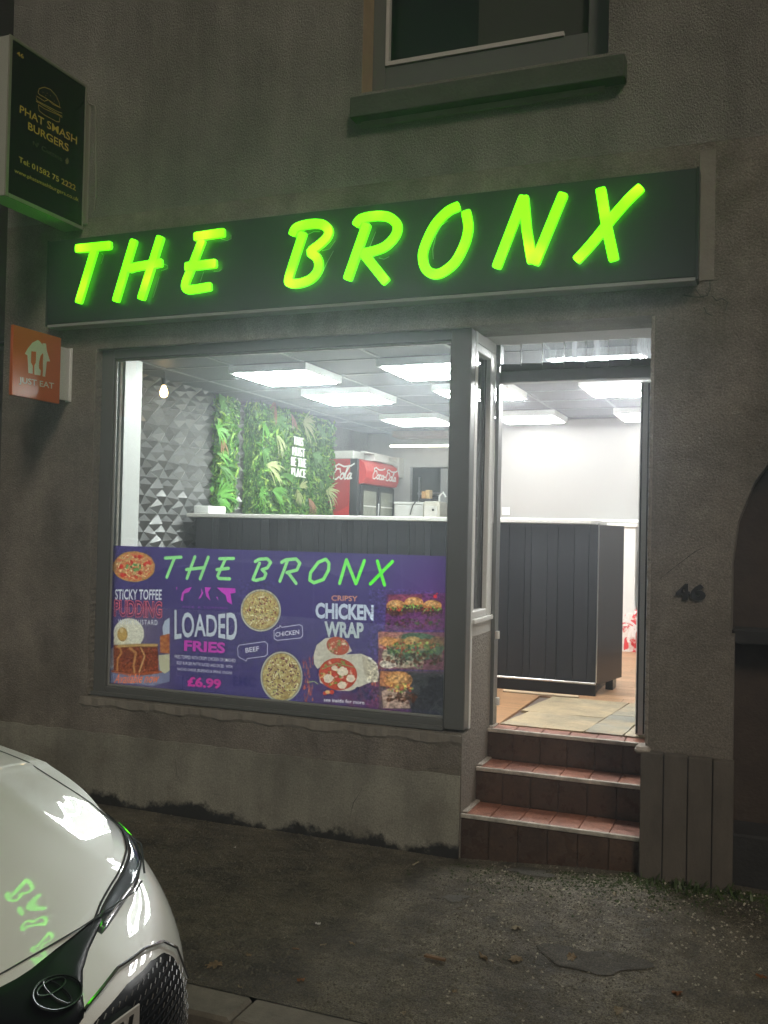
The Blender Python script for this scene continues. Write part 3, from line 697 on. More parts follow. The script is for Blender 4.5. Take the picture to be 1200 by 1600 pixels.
lo = [bm.verts.new((a, b, .635)) for a, b in A]; hi = [bm.verts.new((a, b, 1.688)) for a, b in A]
bm.faces.new(lo[::-1]); bm.faces.new(hi)
for k in range(4): bm.faces.new((lo[k], lo[(k+1) % 4], hi[(k+1) % 4], hi[k]))
obj('end_panel', bm, M_BLACKG, ct)
obj('corner_trim', bx(CX1-.001, CX1+.006, CY-.006, CY+.002, .652, 1.70), M_STEEL, ct)
obj('support_foot', bx(-1.02, -.97, 2.05, 2.2, FLZ, .634), M_BLK, ct)

# back bench and white ledge seen past the counter
bb = empty('back_bench', (-1.3, 4.3, FLZ), 'white panelled bench with a thin worktop against the back wall, right of the counter end', 'bench')
obj('worktop', bx(-1.62, -1.10, 4.30, 4.60, 1.70, 1.735, bev=.004), M_TOP, bb); obj('front', bx(-1.60, -1.12, 4.33, 4.60, FLZ, 1.699), M_UPVC_W, bb)

# ------------------------------------------------------------------ drinks fridge
fr = empty('drinks_fridge', (-4.05, 4.6, FLZ), 'tall red double door drinks fridge with a curved lit header, beside the plant wall', 'fridge')
FX = -3.835; FY0, FY1 = 4.20, 5.18; FT = 2.335
obj('body', bx(-4.295, FX-.09, FY0, FY1, FLZ+.02, FT, bev=.004), M_RED, fr)
obj('front_frame', bx(FX-.0895, FX, FY0-.004, FY1, FLZ+.05, FT+.005, bev=.008), M_BLK, fr)
ch = Vector((-4.19, FY0-.003, 2.20))
bm = BM(); cvs = [bm.verts.new((max(-4.294, min(FX-.091, ch.x+.42*math.cos(t))), FY0-.003, min(FT-.003, ch.z+.42*math.sin(t)))) for t in [2*math.pi*k/48 for k in range(48)]]
bm.faces.new(cvs); obj('side_disc', bm, M_RED_D, fr)
# curved header
bm = BM(); prof = [(FX, 2.085), (FX+.05, 2.095), (FX+.075, 2.15), (FX+.075, 2.22), (FX+.05, 2.30), (FX, 2.335)]
A = [bm.verts.new((a, FY0+.03, b)) for a, b in prof]; B = [bm.verts.new((a, FY1-.03, b)) for a, b in prof]
bm.faces.new(A); bm.faces.new(B[::-1])
for k in range(5): bm.faces.new((A[k], A[k+1], B[k+1], B[k]))
bm.faces.new((A[5], A[0], B[0], B[5])); bmesh.ops.recalc_face_normals(bm, faces=bm.faces[:])
hd = obj('header', bm, M_RED, fr)
for a, b in ((FY0+.03, FY0+.485), (FY0+.495, FY1-.03)):
    d_ = obj('glass_door', bx(FX+.0005, FX+.028, a, b, FLZ+.25, 2.075, bev=.004), M_BLK, fr)
    obj('window', bx(FX+.0285, FX+.031, a+.06, b-.06, FLZ+.32, 2.02), mat('fridge_glass', (0.34, 0.36, 0.30), 0.12, var=0.3, vscale=6), d_)
    obj('shelf', bx(FX+.0315, FX+.034, a+.065, b-.065, 1.86, 1.872), M_WHITE, d_)
    obj('handle', tube(BM(), [(FX+.045, b-.03, 1.3), (FX+.045, b-.03, 1.9)], .009, 6), M_STEEL, d_)
# script lettering built from strokes
SCRIPT = {'C': [[(.95, .62), (.80, .95), (.35, .95), (.05, .45), (.15, .02), (.55, -.02), (.85, .22)], [(.35, .95), (.1, 1.2), (.5, 1.38), (1.3, 1.15), (2.2, 1.22), (2.6, 1.42)]],
          'o': [[(.45, .55), (.12, .45), (.05, .12), (.25, 0), (.5, .15), (.5, .42), (.3, .55), (.7, .5)]],
          'l': [[(.1, .1), (.15, .6), (.45, 1.15), (.38, 1.25), (.2, 1.0), (.05, .3), (.15, 0), (.4, .12)]],
          'a': [[(.5, .5), (.25, .55), (.05, .3), (.1, .02), (.3, .05), (.5, .5), (.45, .05), (.65, .1)]],
          'c': [[(.5, .48), (.3, .58), (.06, .35), (.1, .03), (.35, 0), (.58, .15)]], '-': [[(.05, .35), (.35, .38)]]}
ADV = {'C': .95, 'o': .6, 'l': .42, 'a': .62, 'c': .56, '-': .42}
def strip_stroke(bm, P, w, fn):
    for k, (a, b) in enumerate(zip(P, P[1:])):
        a, b = Vector(a), Vector(b); d = (b-a); l = d.length
        if l < 1e-5: continue
        d /= l; n = Vector((-d.y, d.x))*w/2; a2, b2 = a-d*w*.3, b+d*w*.3
        vs = [bm.verts.new(fn(q.x, q.y, .0003*k)) for q in (a2+n, b2+n, b2-n, a2-n)]; bm.faces.new(vs)
def script_word(word, fn, w=.13):
    bm = BM(); x = 0
    for ch_ in word:
        for s_ in SCRIPT[ch_]: strip_stroke(bm, [(x+a-.12*0+.25*b, b) for a, b in s_], w, fn)
        x += ADV[ch_]
    return bm
sc_ = .082
obj('lettering', script_word('Cola', lambda u, v, d: Vector((-4.115+u*sc_, FY0-.006-d, 2.13+v*sc_*1.35)), .15), M_WHITE, fr)
obj('lettering', script_word('Coca-Cola', lambda u, v, d: Vector((FX+.078+d, FY0+.19+u*.115, 2.15+v*.085)), .17), M_WHITE, hd)

ctn = [(-4.28, -3.90, 4.22, 4.5, FT+.006, FT+.085), (-4.28, -3.80, 4.55, 4.95, FT+.006, FT+.07), (-4.2, -3.86, 5.0, 5.4, FT+.006, FT+.05)]
for k, a in enumerate(ctn):
    tag(obj('carton', bx(*a, bev=.004), M_CARD), ['flat white carton lying nearest the front on top of the red fridge', 'long white carton in the middle of the fridge top', 'white carton hanging over the far end of the fridge top'][k], 'carton', 'cartons on the fridge')
bm = BM()
for k in range(22): box(bm, -3.85, -3.80, 4.30+k*.045, 4.335+k*.045, FT+.07+.001, FT+.086)
tag(obj('egg_tray_stack', bm, M_CARD), 'ridged white tray stack along the front edge of the fridge top', 'tray')

# kitchen bits behind the counter
hb = empty('kitchen_bench', (-3.5, 5.2, FLZ), 'white boxy kitchen freezer standing right of the red fridge', 'freezer')
bx0, bx1 = atY(616, 790, 5.0).x, atY(664, 790, 5.0).x; bz = atY(640, 784, 5.0).z
obj('cabinet', bx(bx0, bx1, 5.0, 5.5, FLZ, bz-.03, bev=.01), M_UPVC_W, hb); obj('lid', bx(bx0-.004, bx1+.004, 4.99, 5.5, bz-.029, bz, bev=.006), M_UPVC_W, hb)
cr = empty('cash_register', (-3.2, 4.95, 1.7), 'cream cash register with rounded top behind the counter, right of the white freezer', 'till')
c0, c1 = atY(660, 800, 4.8).x, atY(686, 800, 4.8).x; cz = atY(670, 783, 4.8).z
obj('body', bx(c0, c1, 4.8, 5.1, 1.55, cz, bev=.02), mat('cream_plastic', (0.62, 0.60, 0.52), 0.5), cr)
obj('drawer', bx(c0+.02, c1-.02, 4.79, 4.80-.0005, 1.72, cz-.05, bev=.003), M_CARD, cr)
obj('knob', tube(BM(), [(c1-.06, 4.775, cz-.09), (c1-.06, 4.79, cz-.09)], .012, 10), M_BLK, cr)
obj('spout', tube(BM(), [(c1-.05, 4.95, cz), (c1-.05, 4.95, cz+.06), (c1-.01, 4.95, cz+.10), (c1+.02, 4.95, cz+.05)], .01, 8), M_UPVC_W, cr)
tag(obj('power_cable', tube(BM(), [(atY(641, 804, 4.98).x, 4.975, atY(641, 804, 4.98).z), (atY(645, 790, 4.98).x, 4.975, atY(645, 790, 4.98).z), (atY(651, 783, 4.98).x, 4.97, atY(651, 783, 4.98).z+.006)], .006, 6), M_BLK), 'thin black cable hanging down the front of the white freezer', 'cable')
tr_ = obj('black_tray', bx(atY(655, 778, 5.05).x, atY(676, 778, 5.05).x, 5.02, 5.3, cz+.002, cz+.035, bev=.008), M_BLK); tag(tr_, 'low black tray lying on the kitchen bench in front of the hatch', 'tray')
for k, (pa, pb, col) in enumerate(((661, 667, (0.75, 0.42, 0.16)), (667, 674, (0.80, 0.55, 0.25)))):
    q0, q1 = atY(pa, 770, 5.15).x, atY(pb, 770, 5.15).x
    o = obj('food_box', bx(q0, q1-.004, 5.1, 5.2, cz+.036, cz+.115+.015*k, bev=.004), mat('food_box_%s' % 'ab'[k], col, 0.6, var=.3, vscale=30)); tag(o, ['small dark orange food box on the black tray, left of its twin', 'small yellow orange food box on the black tray, right of its twin'][k], 'food box')
hood = empty('extractor_hood', (-3.6, 5.2, 2.45), 'copper coloured hood with a long glowing tube under the ceiling at the kitchen hatch', 'extractor hood')
h0, h1 = atY(613, 690, 5.3).x, atY(720, 690, 5.3).x
obj('canopy', bx(h0, h1, 5.3, 5.6, atY(650, 682, 5.3).z, CZ-.008), mat('copper_canopy', (0.55, 0.40, 0.30), 0.35, metal=.3, var=.15, vscale=5), hood)
obj('tube_lamp', tube(BM(), [(h0, 5.24, atY(613, 697, 5.24).z), (h1, 5.24, atY(703, 696.5, 5.24).z)], .011, 8), M_TUBE2, hood)
obj('tube_holder', bx(h0, h1, 5.245, 5.30, atY(650, 695, 5.24).z+.004, atY(650, 695, 5.24).z+.03), M_STEEL, hood)
for k in range(5):
    x = -3.42+k*.10
    tag(obj('curtain_strip', bx(x, x+.085, 5.58+.004*(k % 2), 5.584+.004*(k % 2), 1.56, 2.33), M_CURT), ['leftmost grey plastic curtain strip hanging in the kitchen hatch', 'grey curtain strip in the hatch, second from the left', 'middle grey curtain strip hanging in the kitchen hatch', 'grey curtain strip in the hatch, second from the right', 'rightmost grey plastic curtain strip, nearest the window post'][k], 'curtain strip', 'curtain strips in the hatch')
sh = empty('steel_rack', (-3.7, 5.9, 1.5), 'dim steel shelf rack seen through the kitchen hatch', 'shelf rack')
for z in (1.65, 1.85, 2.05): obj('shelf', bx(-3.79, -3.45, 5.85, 6.2, z, z+.02), M_STEEL, sh)
for x in (-3.78, -3.47): obj('post', bx(x, x+.02, 5.85, 5.87, 1.2, 2.25), M_STEEL, sh)
wr = obj('wall_unit', bx(atY(612, 725, 5.55).x, atY(628, 725, 5.55).x, 5.45, 5.62, 2.22, 2.45, bev=.01), M_CARD); tag(wr, 'small beige wall unit with red knob above the freezer', 'wall unit')

# ------------------------------------------------------------------ foliage
def leaf_col(name, c): return mat(name, c, 0.45, var=.15, vscale=12, trans=0.25)
M_LEAF = [leaf_col('leaf_dark', (0.05, 0.16, 0.035)), leaf_col('leaf_mid', (0.12, 0.34, 0.05)), leaf_col('leaf_light', (0.26, 0.52, 0.08)), leaf_col('leaf_lime', (0.42, 0.62, 0.12))]
M_FROND = {'pale': leaf_col('frond_pale', (0.50, 0.58, 0.26)), 'green': leaf_col('frond_green', (0.14, 0.40, 0.06)), 'rust': leaf_col('frond_rust', (0.42, 0.22, 0.13)), 'mid': leaf_col('frond_mid', (0.10, 0.27, 0.05))}
def foliage(y0, y1, z0, z1, X, depth, n, seed):
    r2 = np.random.default_rng(seed); V = []; F = []; MI = []
    for k in range(n):
        y = r2.uniform(y0, y1); z = r2.uniform(z0, z1); x = X+depth*r2.random()**1.3
        s = r2.uniform(.010, .026); nrm = Vector((1.0, r2.normal()*.6, r2.normal()*.6+.3)).normalized()
        u = nrm.cross(Vector((r2.normal(), r2.normal(), r2.normal()))).normalized(); w = nrm.cross(u)
        c = Vector((x, y, z)); b = len(V); l = s*r2.uniform(1.1, 2.4)
        V += [c-u*l, c+w*s*.55+nrm*s*.1, c+u*l-nrm*s*.4, c-w*s*.55+nrm*s*.1]; F.append((b, b+1, b+2, b+3))
        MI.append(int(r2.choice(4, p=[.38, .32, .2, .10])))
    return V, F, MI
def fol_obj(name, data, parent):
    V, F, MI = data; o = obj(name, (V, F), M_LEAF, parent, kind='stuff'); o.data.polygons.foreach_set('material_index', MI); return o
def frond(px, py, X, ang, spread, ln, nb, kind, parent, seed, wid=.010):
    rs = random.Random(seed); c = atX(px, py, X); bm = BM()
    for k in range(nb):
        a = R(ang + spread*((k+.5)/nb-.5)+rs.uniform(-5, 5)); l = ln*rs.uniform(.75, 1.1); segs = 5; prev = None
        out = rs.uniform(.2, .5)
        for i in range(segs+1):
            t = i/segs; y = math.cos(a)*l*t; z = math.sin(a)*l*t-.35*l*t*t; x = out*l*math.sin(t*1.6)*.8; w = wid*(math.sin(math.pi*min(1, t*.93+.07)))**.6
            p = c+Vector((x, y, z)); d = Vector((0, -math.sin(a), math.cos(a)))*w
            cur = (bm.verts.new(p-d), bm.verts.new(p+d))
            if prev: bm.faces.new((prev[0], cur[0], cur[1], prev[1]))
            prev = cur
    obj('frond', bm, M_FROND[kind], parent)
XG = -4.14
gy0, gy1 = atX(400, 700, XG).y, min(4.19, atX(521, 720, XG).y)
gw = empty('plant_wall', (-4.2, (gy0+gy1)/2, 1.5), 'broad artificial green plant wall with white slogan lettering behind the counter', 'plant wall')
obj('backing', bx(-4.303+.05, XG-.02, gy0, gy1, 1.45, CZ-.03), M_LEAF[0], gw)
fol_obj('foliage', foliage(gy0-.02, gy1+.02, 1.45, CZ-.03, XG-.03, .09, 11000, 1), gw)
fol_obj('side_foliage', (lambda d: ([Vector((v.x if False else -4.25+(v.y-gy0)*.4, gy0-.02-(v.x-XG)*.5, v.z)) for v in d[0]], d[1], d[2]))(foliage(gy0, gy0+.3, 1.45, CZ-.03, XG-.03, .06, 1500, 5)), gw)
gz = lambda a, b: (380+a/6.667, 600+b/6.667)
for k, (a, b, ang, spr, ln, nb, kd) in enumerate(((345, 530, -60, 60, .16, 9, 'pale'), (240, 840, -10, 80, .22, 13, 'pale'), (560, 1090, -100, 110, .15, 10, 'pale'), (680, 1190, -60, 70, .14, 9, 'rust'),
        (620, 400, 0, 150, .20, 14, 'pale'), (330, 180, -130, 70, .17, 10, 'rust'), (500, 310, -80, 60, .12, 8, 'rust'), (860, 1110, -10, 130, .19, 13, 'pale'), (200, 380, -90, 70, .16, 5, 'green'),
        (180, 1130, 40, 330, .11, 9, 'green'), (300, 1110, -10, 80, .18, 9, 'green'), (720, 730, -20, 100, .18, 8, 'mid'), (830, 900, -60, 70, .18, 6, 'mid'), (400, 950, 0, 30, .2, 3, 'mid'), (580, 1080, 40, 70, .14, 6, 'pale'),
        (340, 380, 10, 100, .15, 6, 'mid'), (800, 1000, -90, 120, .12, 6, 'mid'), (200, 690, -30, 120, .10, 6, 'mid'), (560, 860, 0, 100, .1, 5, 'mid'), (760, 420, -50, 60, .2, 5, 'mid'))):
    px, py = gz(a, b); frond(px, py, XG+.05, ang, spr, ln, nb, kd, gw, 40+k, .011 if kd in ('mid', 'green') else .008)
py0, py1 = atX(331, 700, -4.25).y, atX(360, 700, -4.25).y
ps = empty('plant_strip', (-4.25, (py0+py1)/2, 1.75), 'narrow column of artificial greenery rising from a white trough on the counter', 'plant column')
obj('backing', bx(-4.30+.052, -4.235, py0+.03, py1-.03, 1.76, CZ-.05), M_LEAF[0], ps)
fol_obj('foliage', foliage(py0, py1, 1.76, CZ-.04, -4.245, .085, 3200, 2), ps)
obj('trough', bx(-4.24, -4.10, atX(326, 797, -4.10).y, atX(353, 797, -4.10).y, 1.723, 1.785, bev=.006), M_UPVC_W, ps)
z3 = lambda a, b: (180+a/5.33, 560+b/5.33)
for k, (a, b, ang, spr, ln, nb, kd) in enumerate(((850, 590, 20, 260, .13, 9, 'green'), (880, 650, -90, 50, .12, 7, 'rust'), (850, 790, 0, 60, .15, 5, 'green'), (880, 900, -20, 90, .2, 5, 'mid'), (850, 1150, 45, 90, .24, 9, 'green'),
        (850, 1170, -10, 90, .15, 7, 'green'), (800, 1120, 120, 60, .1, 5, 'green'), (880, 420, 60, 120, .1, 6, 'mid'), (860, 300, -60, 120, .1, 6, 'mid'))):
    px, py = z3(a, b); frond(px, py, -4.18, ang, spr, ln, nb, kd, ps, 80+k, .010 if kd in ('mid', 'green') else .007)
# slogan letters on the plant wall, one row each
M_NEON = mat('white_slogan_acrylic', (0.9, 0.9, 0.88), 0.4, emit=(1, 1, .97), estr=.15)
for row, (txt, px0, px1, pt, pb) in enumerate((('THIS', 458, 472.5, 683, 696), ('MUST', 456.5, 475, 699.5, 713), ('BE THE', 454.5, 477, 715.5, 729), ('PLACE', 455, 476, 732, 745.5))):
    X = XG+.085; a = atX(px0, (pt+pb)/2, X); b = atX(px1, (pt+pb)/2+1, X); zt, zb = atX((px0+px1)/2, pt, X).z, atX((px0+px1)/2, pb, X).z
    obj('slogan_row', text_solid(BM(), txt, lambda u, v, d, a=a, b=b, zt=zt, zb=zb: Vector((X+d, a.y+(b.y-a.y)*u, zb+(zt-zb)*v)), -.012, 0, .012, 1.2), M_NEON, gw)

# gift bags against the back wall
M_BAG = mat('bag_red', (0.72, 0.05, 0.06), 0.4, col2=(0.80, 0.78, 0.74), c2scale=9, c2lo=.50, c2hi=.52)
M_BAGB = mat('bag_blue', (0.30, 0.62, 0.68), 0.4, col2=(0.8, 0.78, 0.74), c2scale=11, c2lo=.5, c2hi=.52)
def bag(x0, x1, y0, y1, h, m, label, seed):
    rs = random.Random(seed); t_ = empty('gift_bag', ((x0+x1)/2, (y0+y1)/2, FLZ), label, 'gift bag', 'bags piled at the back wall')
    bm = BM(); rings = []
    for k, s in enumerate((0, .3, .6, .85, 1)):
        pin = .0 if k < 4 else .03
        q = []
        for a, b in ((x0, y0), ((x0+x1)/2, y0-.01), (x1, y0), (x1+.01, (y0+y1)/2), (x1, y1), ((x0+x1)/2, y1), (x0, y1), (x0-.01, (y0+y1)/2)):
            q.append(bm.verts.new((a+rs.uniform(-.012, .012), b+(pin if b < (y0+y1)/2 else -pin)+rs.uniform(-.01, .01), FLZ+.001+h*s+(rs.uniform(-.02, .02) if k == 4 else 0))))
        rings.append(q)
    for A, B in zip(rings, rings[1:]):
        for k in range(8): bm.faces.new((A[k], A[(k+1) % 8], B[(k+1) % 8], B[k]))
    bm.faces.new(rings[0][::-1]); obj('bag_body', bm, m, t_)
    cx_ = (x0+x1)/2
    obj('handle', tube(BM(), [(cx_-.05, y0+.02, FLZ+h-.02), (cx_-.03, y0+.015, FLZ+h+.07), (cx_+.03, y0+.015, FLZ+h+.07), (cx_+.05, y0+.02, FLZ+h-.02)], .005, 6), M_WHITE, t_)
    bm = BM()
    for k, r_ in enumerate((.10, .065)):
        A = [Vector((cx_-.03+r_*math.cos(t), y0-.016-.001*k, FLZ+h*.45+r_*math.sin(t))) for t in np.linspace(-.4, 3.3, 12)]
        for p, q in zip(A, A[1:]):
            d = (q-p).normalized()*.0; n_ = Vector((-(q-p).z, 0, (q-p).x)).normalized()*.011
            bm.faces.new([bm.verts.new(v) for v in (p+n_, q+n_, q-n_, p-n_)])
    obj('printed_swirl', bm, M_RED if m is not M_BAG else M_WHITE, t_)
qx = lambda px: atY(px, 970, 4.38).x
bag(qx(974), qx(996), 4.33, 4.52, .40, M_BAG, 'red and white patterned gift bag on the floor left of the door leaf', 1)
bag(qx(998), qx(1024), 4.20, 4.38, .36, M_BAG, 'red gift bag seen through the glass of the door leaf', 2)
bag(qx(1000), qx(1030), 4.42, 4.56, .50, M_BAGB, 'pale blue patterned bag behind the red ones', 3)
bag(qx(966)+.01, qx(973), 4.42, 4.56, .46, mat('bag_pink', (0.75, 0.25, 0.35), .4, col2=(.8, .75, .75), c2scale=14, c2lo=.5, c2hi=.52), 'slim pink bag standing against the back wall behind the counter end', 4)

# warm filament lamp near the left of the window
lp = empty('filament_lamp', (-4.0, 1.5, 2.6), 'small warm glowing filament bulb hanging beside the faceted wall', 'lamp')
bp = atX(256, 613, -4.05)
obj('flex', tube(BM(), [(bp.x, bp.y, CZ-.006), (bp.x, bp.y, bp.z+.09)], .004, 6), M_BLK, lp)
obj('lamp_holder', tube(BM(), [(bp.x, bp.y, bp.z+.05), (bp.x, bp.y, bp.z+.10)], .017, 10), M_BLK, lp)
obj('bulb', tube(BM(), [(bp.x, bp.y, bp.z-.038), (bp.x, bp.y, bp.z-.028), (bp.x, bp.y, bp.z), (bp.x, bp.y, bp.z+.03), (bp.x, bp.y, bp.z+.05)], [.008, .024, .03, .02, .012], 12), emis('warm_bulb', (1.0, 0.62, 0.28), 8.0), lp)

# ================================================================== SIGNS
YS = -0.14
a, b, c, d = atY(78, 377, YS), atY(1089, 262, YS), atY(1087, 437, YS), atY(72, 510, YS)
FX0, FX1 = (a.x+d.x)/2, (b.x+c.x)/2; FZ1 = (a.z+b.z)/2; FZ0 = (c.z+d.z)/2
sg = empty('shop_sign', ((FX0+FX1)/2, YS, FZ0), 'long black fascia sign with big green glowing slanted letters above window and door', 'shop sign')
obj('board', bx(FX0, FX1, YS, YF-.0005, FZ0+.012, FZ1, bev=.003), M_BOARD, sg)
obj('lit_underside', bx(FX0, FX1, YS+.004, YF-.0005, FZ0-.004, FZ0+.0115), M_TRIM, sg)  # pale colour stands for the lit underside of the sign box
obj('edge_trim', bx(FX1-.0005, FX1+.010, YS-.003, YF-.0005, FZ0+.001, FZ1+.003), M_BOARD, sg)
obj('edge_trim', bx(FX0-.010, FX0+.0005, YS-.003, YF-.0005, FZ0+.001, FZ1+.003), M_BOARD, sg)
# glowing acrylic with brighter spots where the diodes sit
def neon():
    m = bpy.data.materials.new('green_glow_acrylic'); m.use_nodes = True; N = m.node_tree.nodes; L = m.node_tree.links; N.remove(N['Principled BSDF'])
    geo = N.new('ShaderNodeNewGeometry'); n = N.new('ShaderNodeTexNoise'); n.inputs['Scale'].default_value = 4.6; n.inputs['Detail'].default_value = 1.5
    L.new(geo.outputs['Position'], n.inputs['Vector']); r = N.new('ShaderNodeMapRange'); r.interpolation_type = 'SMOOTHSTEP'; r.inputs[1].default_value = .48; r.inputs[2].default_value = .74
    L.new(n.outputs[0], r.inputs[0]); mx = N.new('ShaderNodeMixRGB'); mx.inputs[1].default_value = (.10, 1.35, .002, 1); mx.inputs[2].default_value = (.25, 1.8, .008, 1); L.new(r.outputs[0], mx.inputs[0])
    e = N.new('ShaderNodeEmission'); e.inputs[1].default_value = 1.8; L.new(mx.outputs[0], e.inputs[0]); L.new(e.outputs[0], N['Material Output'].inputs[0]); return m
M_NEONG = neon()
z1 = lambda p: (100+p[0]/3.333, 360+p[1]/3.333)
z2 = lambda p: (430+p[0]/3.636, 300+p[1]/3.636)
z4 = lambda p: (740+p[0]/4.0, 270+p[1]/4.0)
GLYPHS = [
 ('T', z1, [[(152, 108), (74, 366)], [(68, 93), (232, 77)]]),
 ('H', z1, [[(358, 58), (268, 358)], [(345, 197), (372, 188), (497, 168)], [(498, 42), (402, 348)]]),
 ('E', z1, [[(712, 58), (655, 205), (628, 275), (634, 302), (660, 307), (752, 292)], [(686, 31), (822, 11)], [(640, 188), (780, 172)]]),
 ('B', z2, [[(98, 232), (118, 200), (190, 180), (262, 182), (300, 215), (290, 255), (250, 295), (197, 338), (228, 365), (244, 400), (236, 450), (195, 495), (130, 518), (85, 516), (72, 495), (105, 385), (152, 240)]]),
 ('R', z2, [[(460, 178), (485, 150), (560, 134), (640, 140), (690, 185), (680, 245), (625, 305), (560, 332), (500, 345)], [(505, 355), (622, 502)], [(515, 192), (412, 485)]]),
 ('O', z2, [[(1030, 82), (975, 110), (905, 185), (855, 285), (835, 360), (850, 430), (890, 462), (945, 456), (1020, 395), (1075, 290), (1095, 200), (1083, 118)]]),
 ('N', z4, [[(307, 158), (145, 578)], [(313, 160), (330, 350), (362, 545)], [(555, 142), (385, 555)]]),
 ('X', z4, [[(1035, 98), (960, 170), (860, 285), (745, 430), (650, 535)], [(795, 110), (830, 330), (873, 530)]])]
def outline_of(P, w, cap=5, sq=.62):
    """outline polygon of a thick polyline, softly squared ends (P, w in plane units)"""
    P = [np.array(p, float) for p in P]
    # smooth long paths
    if len(P) > 3:
        Q = []
        for i in range(len(P)-1):
            p0 = P[max(i-1, 0)]; p1 = P[i]; p2 = P[i+1]; p3 = P[min(i+2, len(P)-1)]
            for t in np.linspace(0, 1, 5)[:-1]: Q.append(.5*((2*p1)+(-p0+p2)*t+(2*p0-5*p1+4*p2-p3)*t*t+(-p0+3*p1-3*p2+p3)*t**3))
        P = Q+[P[-1]]
    Lf, Rt = [], []
    for i, p in enumerate(P):
        dd = P[min(i+1, len(P)-1)]-P[max(i-1, 0)]; dd /= np.linalg.norm(dd); n = np.array([-dd[1], dd[0]])*w/2; Lf.append(p+n); Rt.append(p-n)
    def capp(p, dd):
        n = np.array([-dd[1], dd[0]]); out = []
        for t in np.linspace(math.pi/2, -math.pi/2, cap+2)[1:-1]:
            out.append(p + n*w/2*np.sign(math.sin(t))*abs(math.sin(t))**.5*1.0 + dd*w/2*sq*abs(math.cos(t))**.5)
        return out
    d1_ = P[-1]-P[-2]; d1_ /= np.linalg.norm(d1_); d0_ = P[0]-P[1]; d0_ /= np.linalg.norm(d0_)
    return [[tuple(q) for q in s_] for s_ in (Lf, Rt, capp(P[-1], d1_), capp(P[0], d0_))]
M_SIDE = mat('green_acrylic_side', (0.05, 0.25, 0.02), 0.4, emit=(.12, 1, .005), estr=.9)
glyph_px = {}
for name, zf, strokes in GLYPHS:
    allp = []; bm = BM()
    px_strokes = [[zf(p) for p in s] for s in strokes]; glyph_px[name] = px_strokes
    for k, s in enumerate(px_strokes):
        P = []
        for p in s: q = atY(p[0], p[1], -0.178); P.append((q.x, q.z))
        Lf, Rt, C1, C0 = outline_of(P, .047)
        y1 = -0.176-.0025*k; y0 = -0.158
        fr_, bk_ = [[[bm.verts.new((a_, yy_, b_)) for a_, b_ in seq] for seq in (Lf, Rt, C1, C0)] for yy_ in (y1, y0)]
        for g_, sgn in ((fr_, 1), (bk_, -1)):
            for i_ in range(len(Lf)-1): q_ = (g_[0][i_], g_[0][i_+1], g_[1][i_+1], g_[1][i_]); bm.faces.new(q_ if sgn > 0 else q_[::-1])
            for cap_, e0, e1 in ((g_[2], g_[0][-1], g_[1][-1]), (g_[3], g_[1][0], g_[0][0])):
                q_ = [e0]+cap_+[e1]; bm.faces.new(q_ if sgn > 0 else q_[::-1])
        rf, rb = (g_[0]+g_[2]+g_[1][::-1]+g_[3] for g_ in (fr_, bk_)); n_ = len(rf)
        for i_ in range(n_): bm.faces.new((rf[i_], rb[i_], rb[(i_+1) % n_], rf[(i_+1) % n_]))
        allp += P
    bm.faces.ensure_lookup_table()
    bm.normal_update()
    for f in bm.faces: f.material_index = 0 if abs(f.normal.y) > .5 else 1
    lt = obj('letter', bm, [M_NEONG, M_SIDE], sg)
    for q in (allp[0], allp[-1]):
        obj('standoff', tube(BM(), [(q[0], -.1585, q[1]), (q[0], YS+.0005, q[1])], .006, 6), M_STEEL, lt)
# loose feed wires of the letters
for pts in ([(159, 396), (162, 399), (160.5, 405), (158, 412)], [(246, 411), (252, 411), (262, 415), (261, 420), (252, 423)], [(249, 432), (244, 450), (239, 465)], [(345, 373), (355, 376), (361, 373), (361, 367)], [(334, 424), (342, 424), (346, 421)],
            [(318, 425), (313, 440)], [(521, 392), (510, 412), (503, 428)], [(480, 367), (490, 362), (500, 362)], [(503, 392), (515, 389), (524, 376)], [(587, 362), (578, 385), (570, 400)], [(700, 345), (690, 352), (681, 368), (676, 390), (677, 405)], [(608, 401), (600, 405), (592, 403)]):
    obj('feed_wire', tube(BM(), [atY(p[0], p[1], YS-.008) for p in pts], .0016, 5), M_TRIM, sg)
# small cable loops by the right end of the sign
for k, pts in enumerate(([(1087, 452), (1095, 463), (1105, 462), (1110, 452), (1109, 440)], [(1112, 462), (1120, 470), (1128, 466), (1137, 472), (1134, 485)], [(1068, 461), (1085, 464), (1100, 464)], [(1100, 480), (1104, 489), (1112, 493)])):
    tag(obj('sign_cable', tube(BM(), [atY(p[0], p[1], YF-.018) for p in pts], .0025, 6), M_SILL), ['thin cable loop hanging from the lower right corner of the fascia sign', 'kinked cable end on the wall, furthest right of the sign', 'straight cable run tucked along the underside of the sign', 'short curl of cable on the wall below the others right of the sign'][k], 'cable', 'cable ends beside the sign')

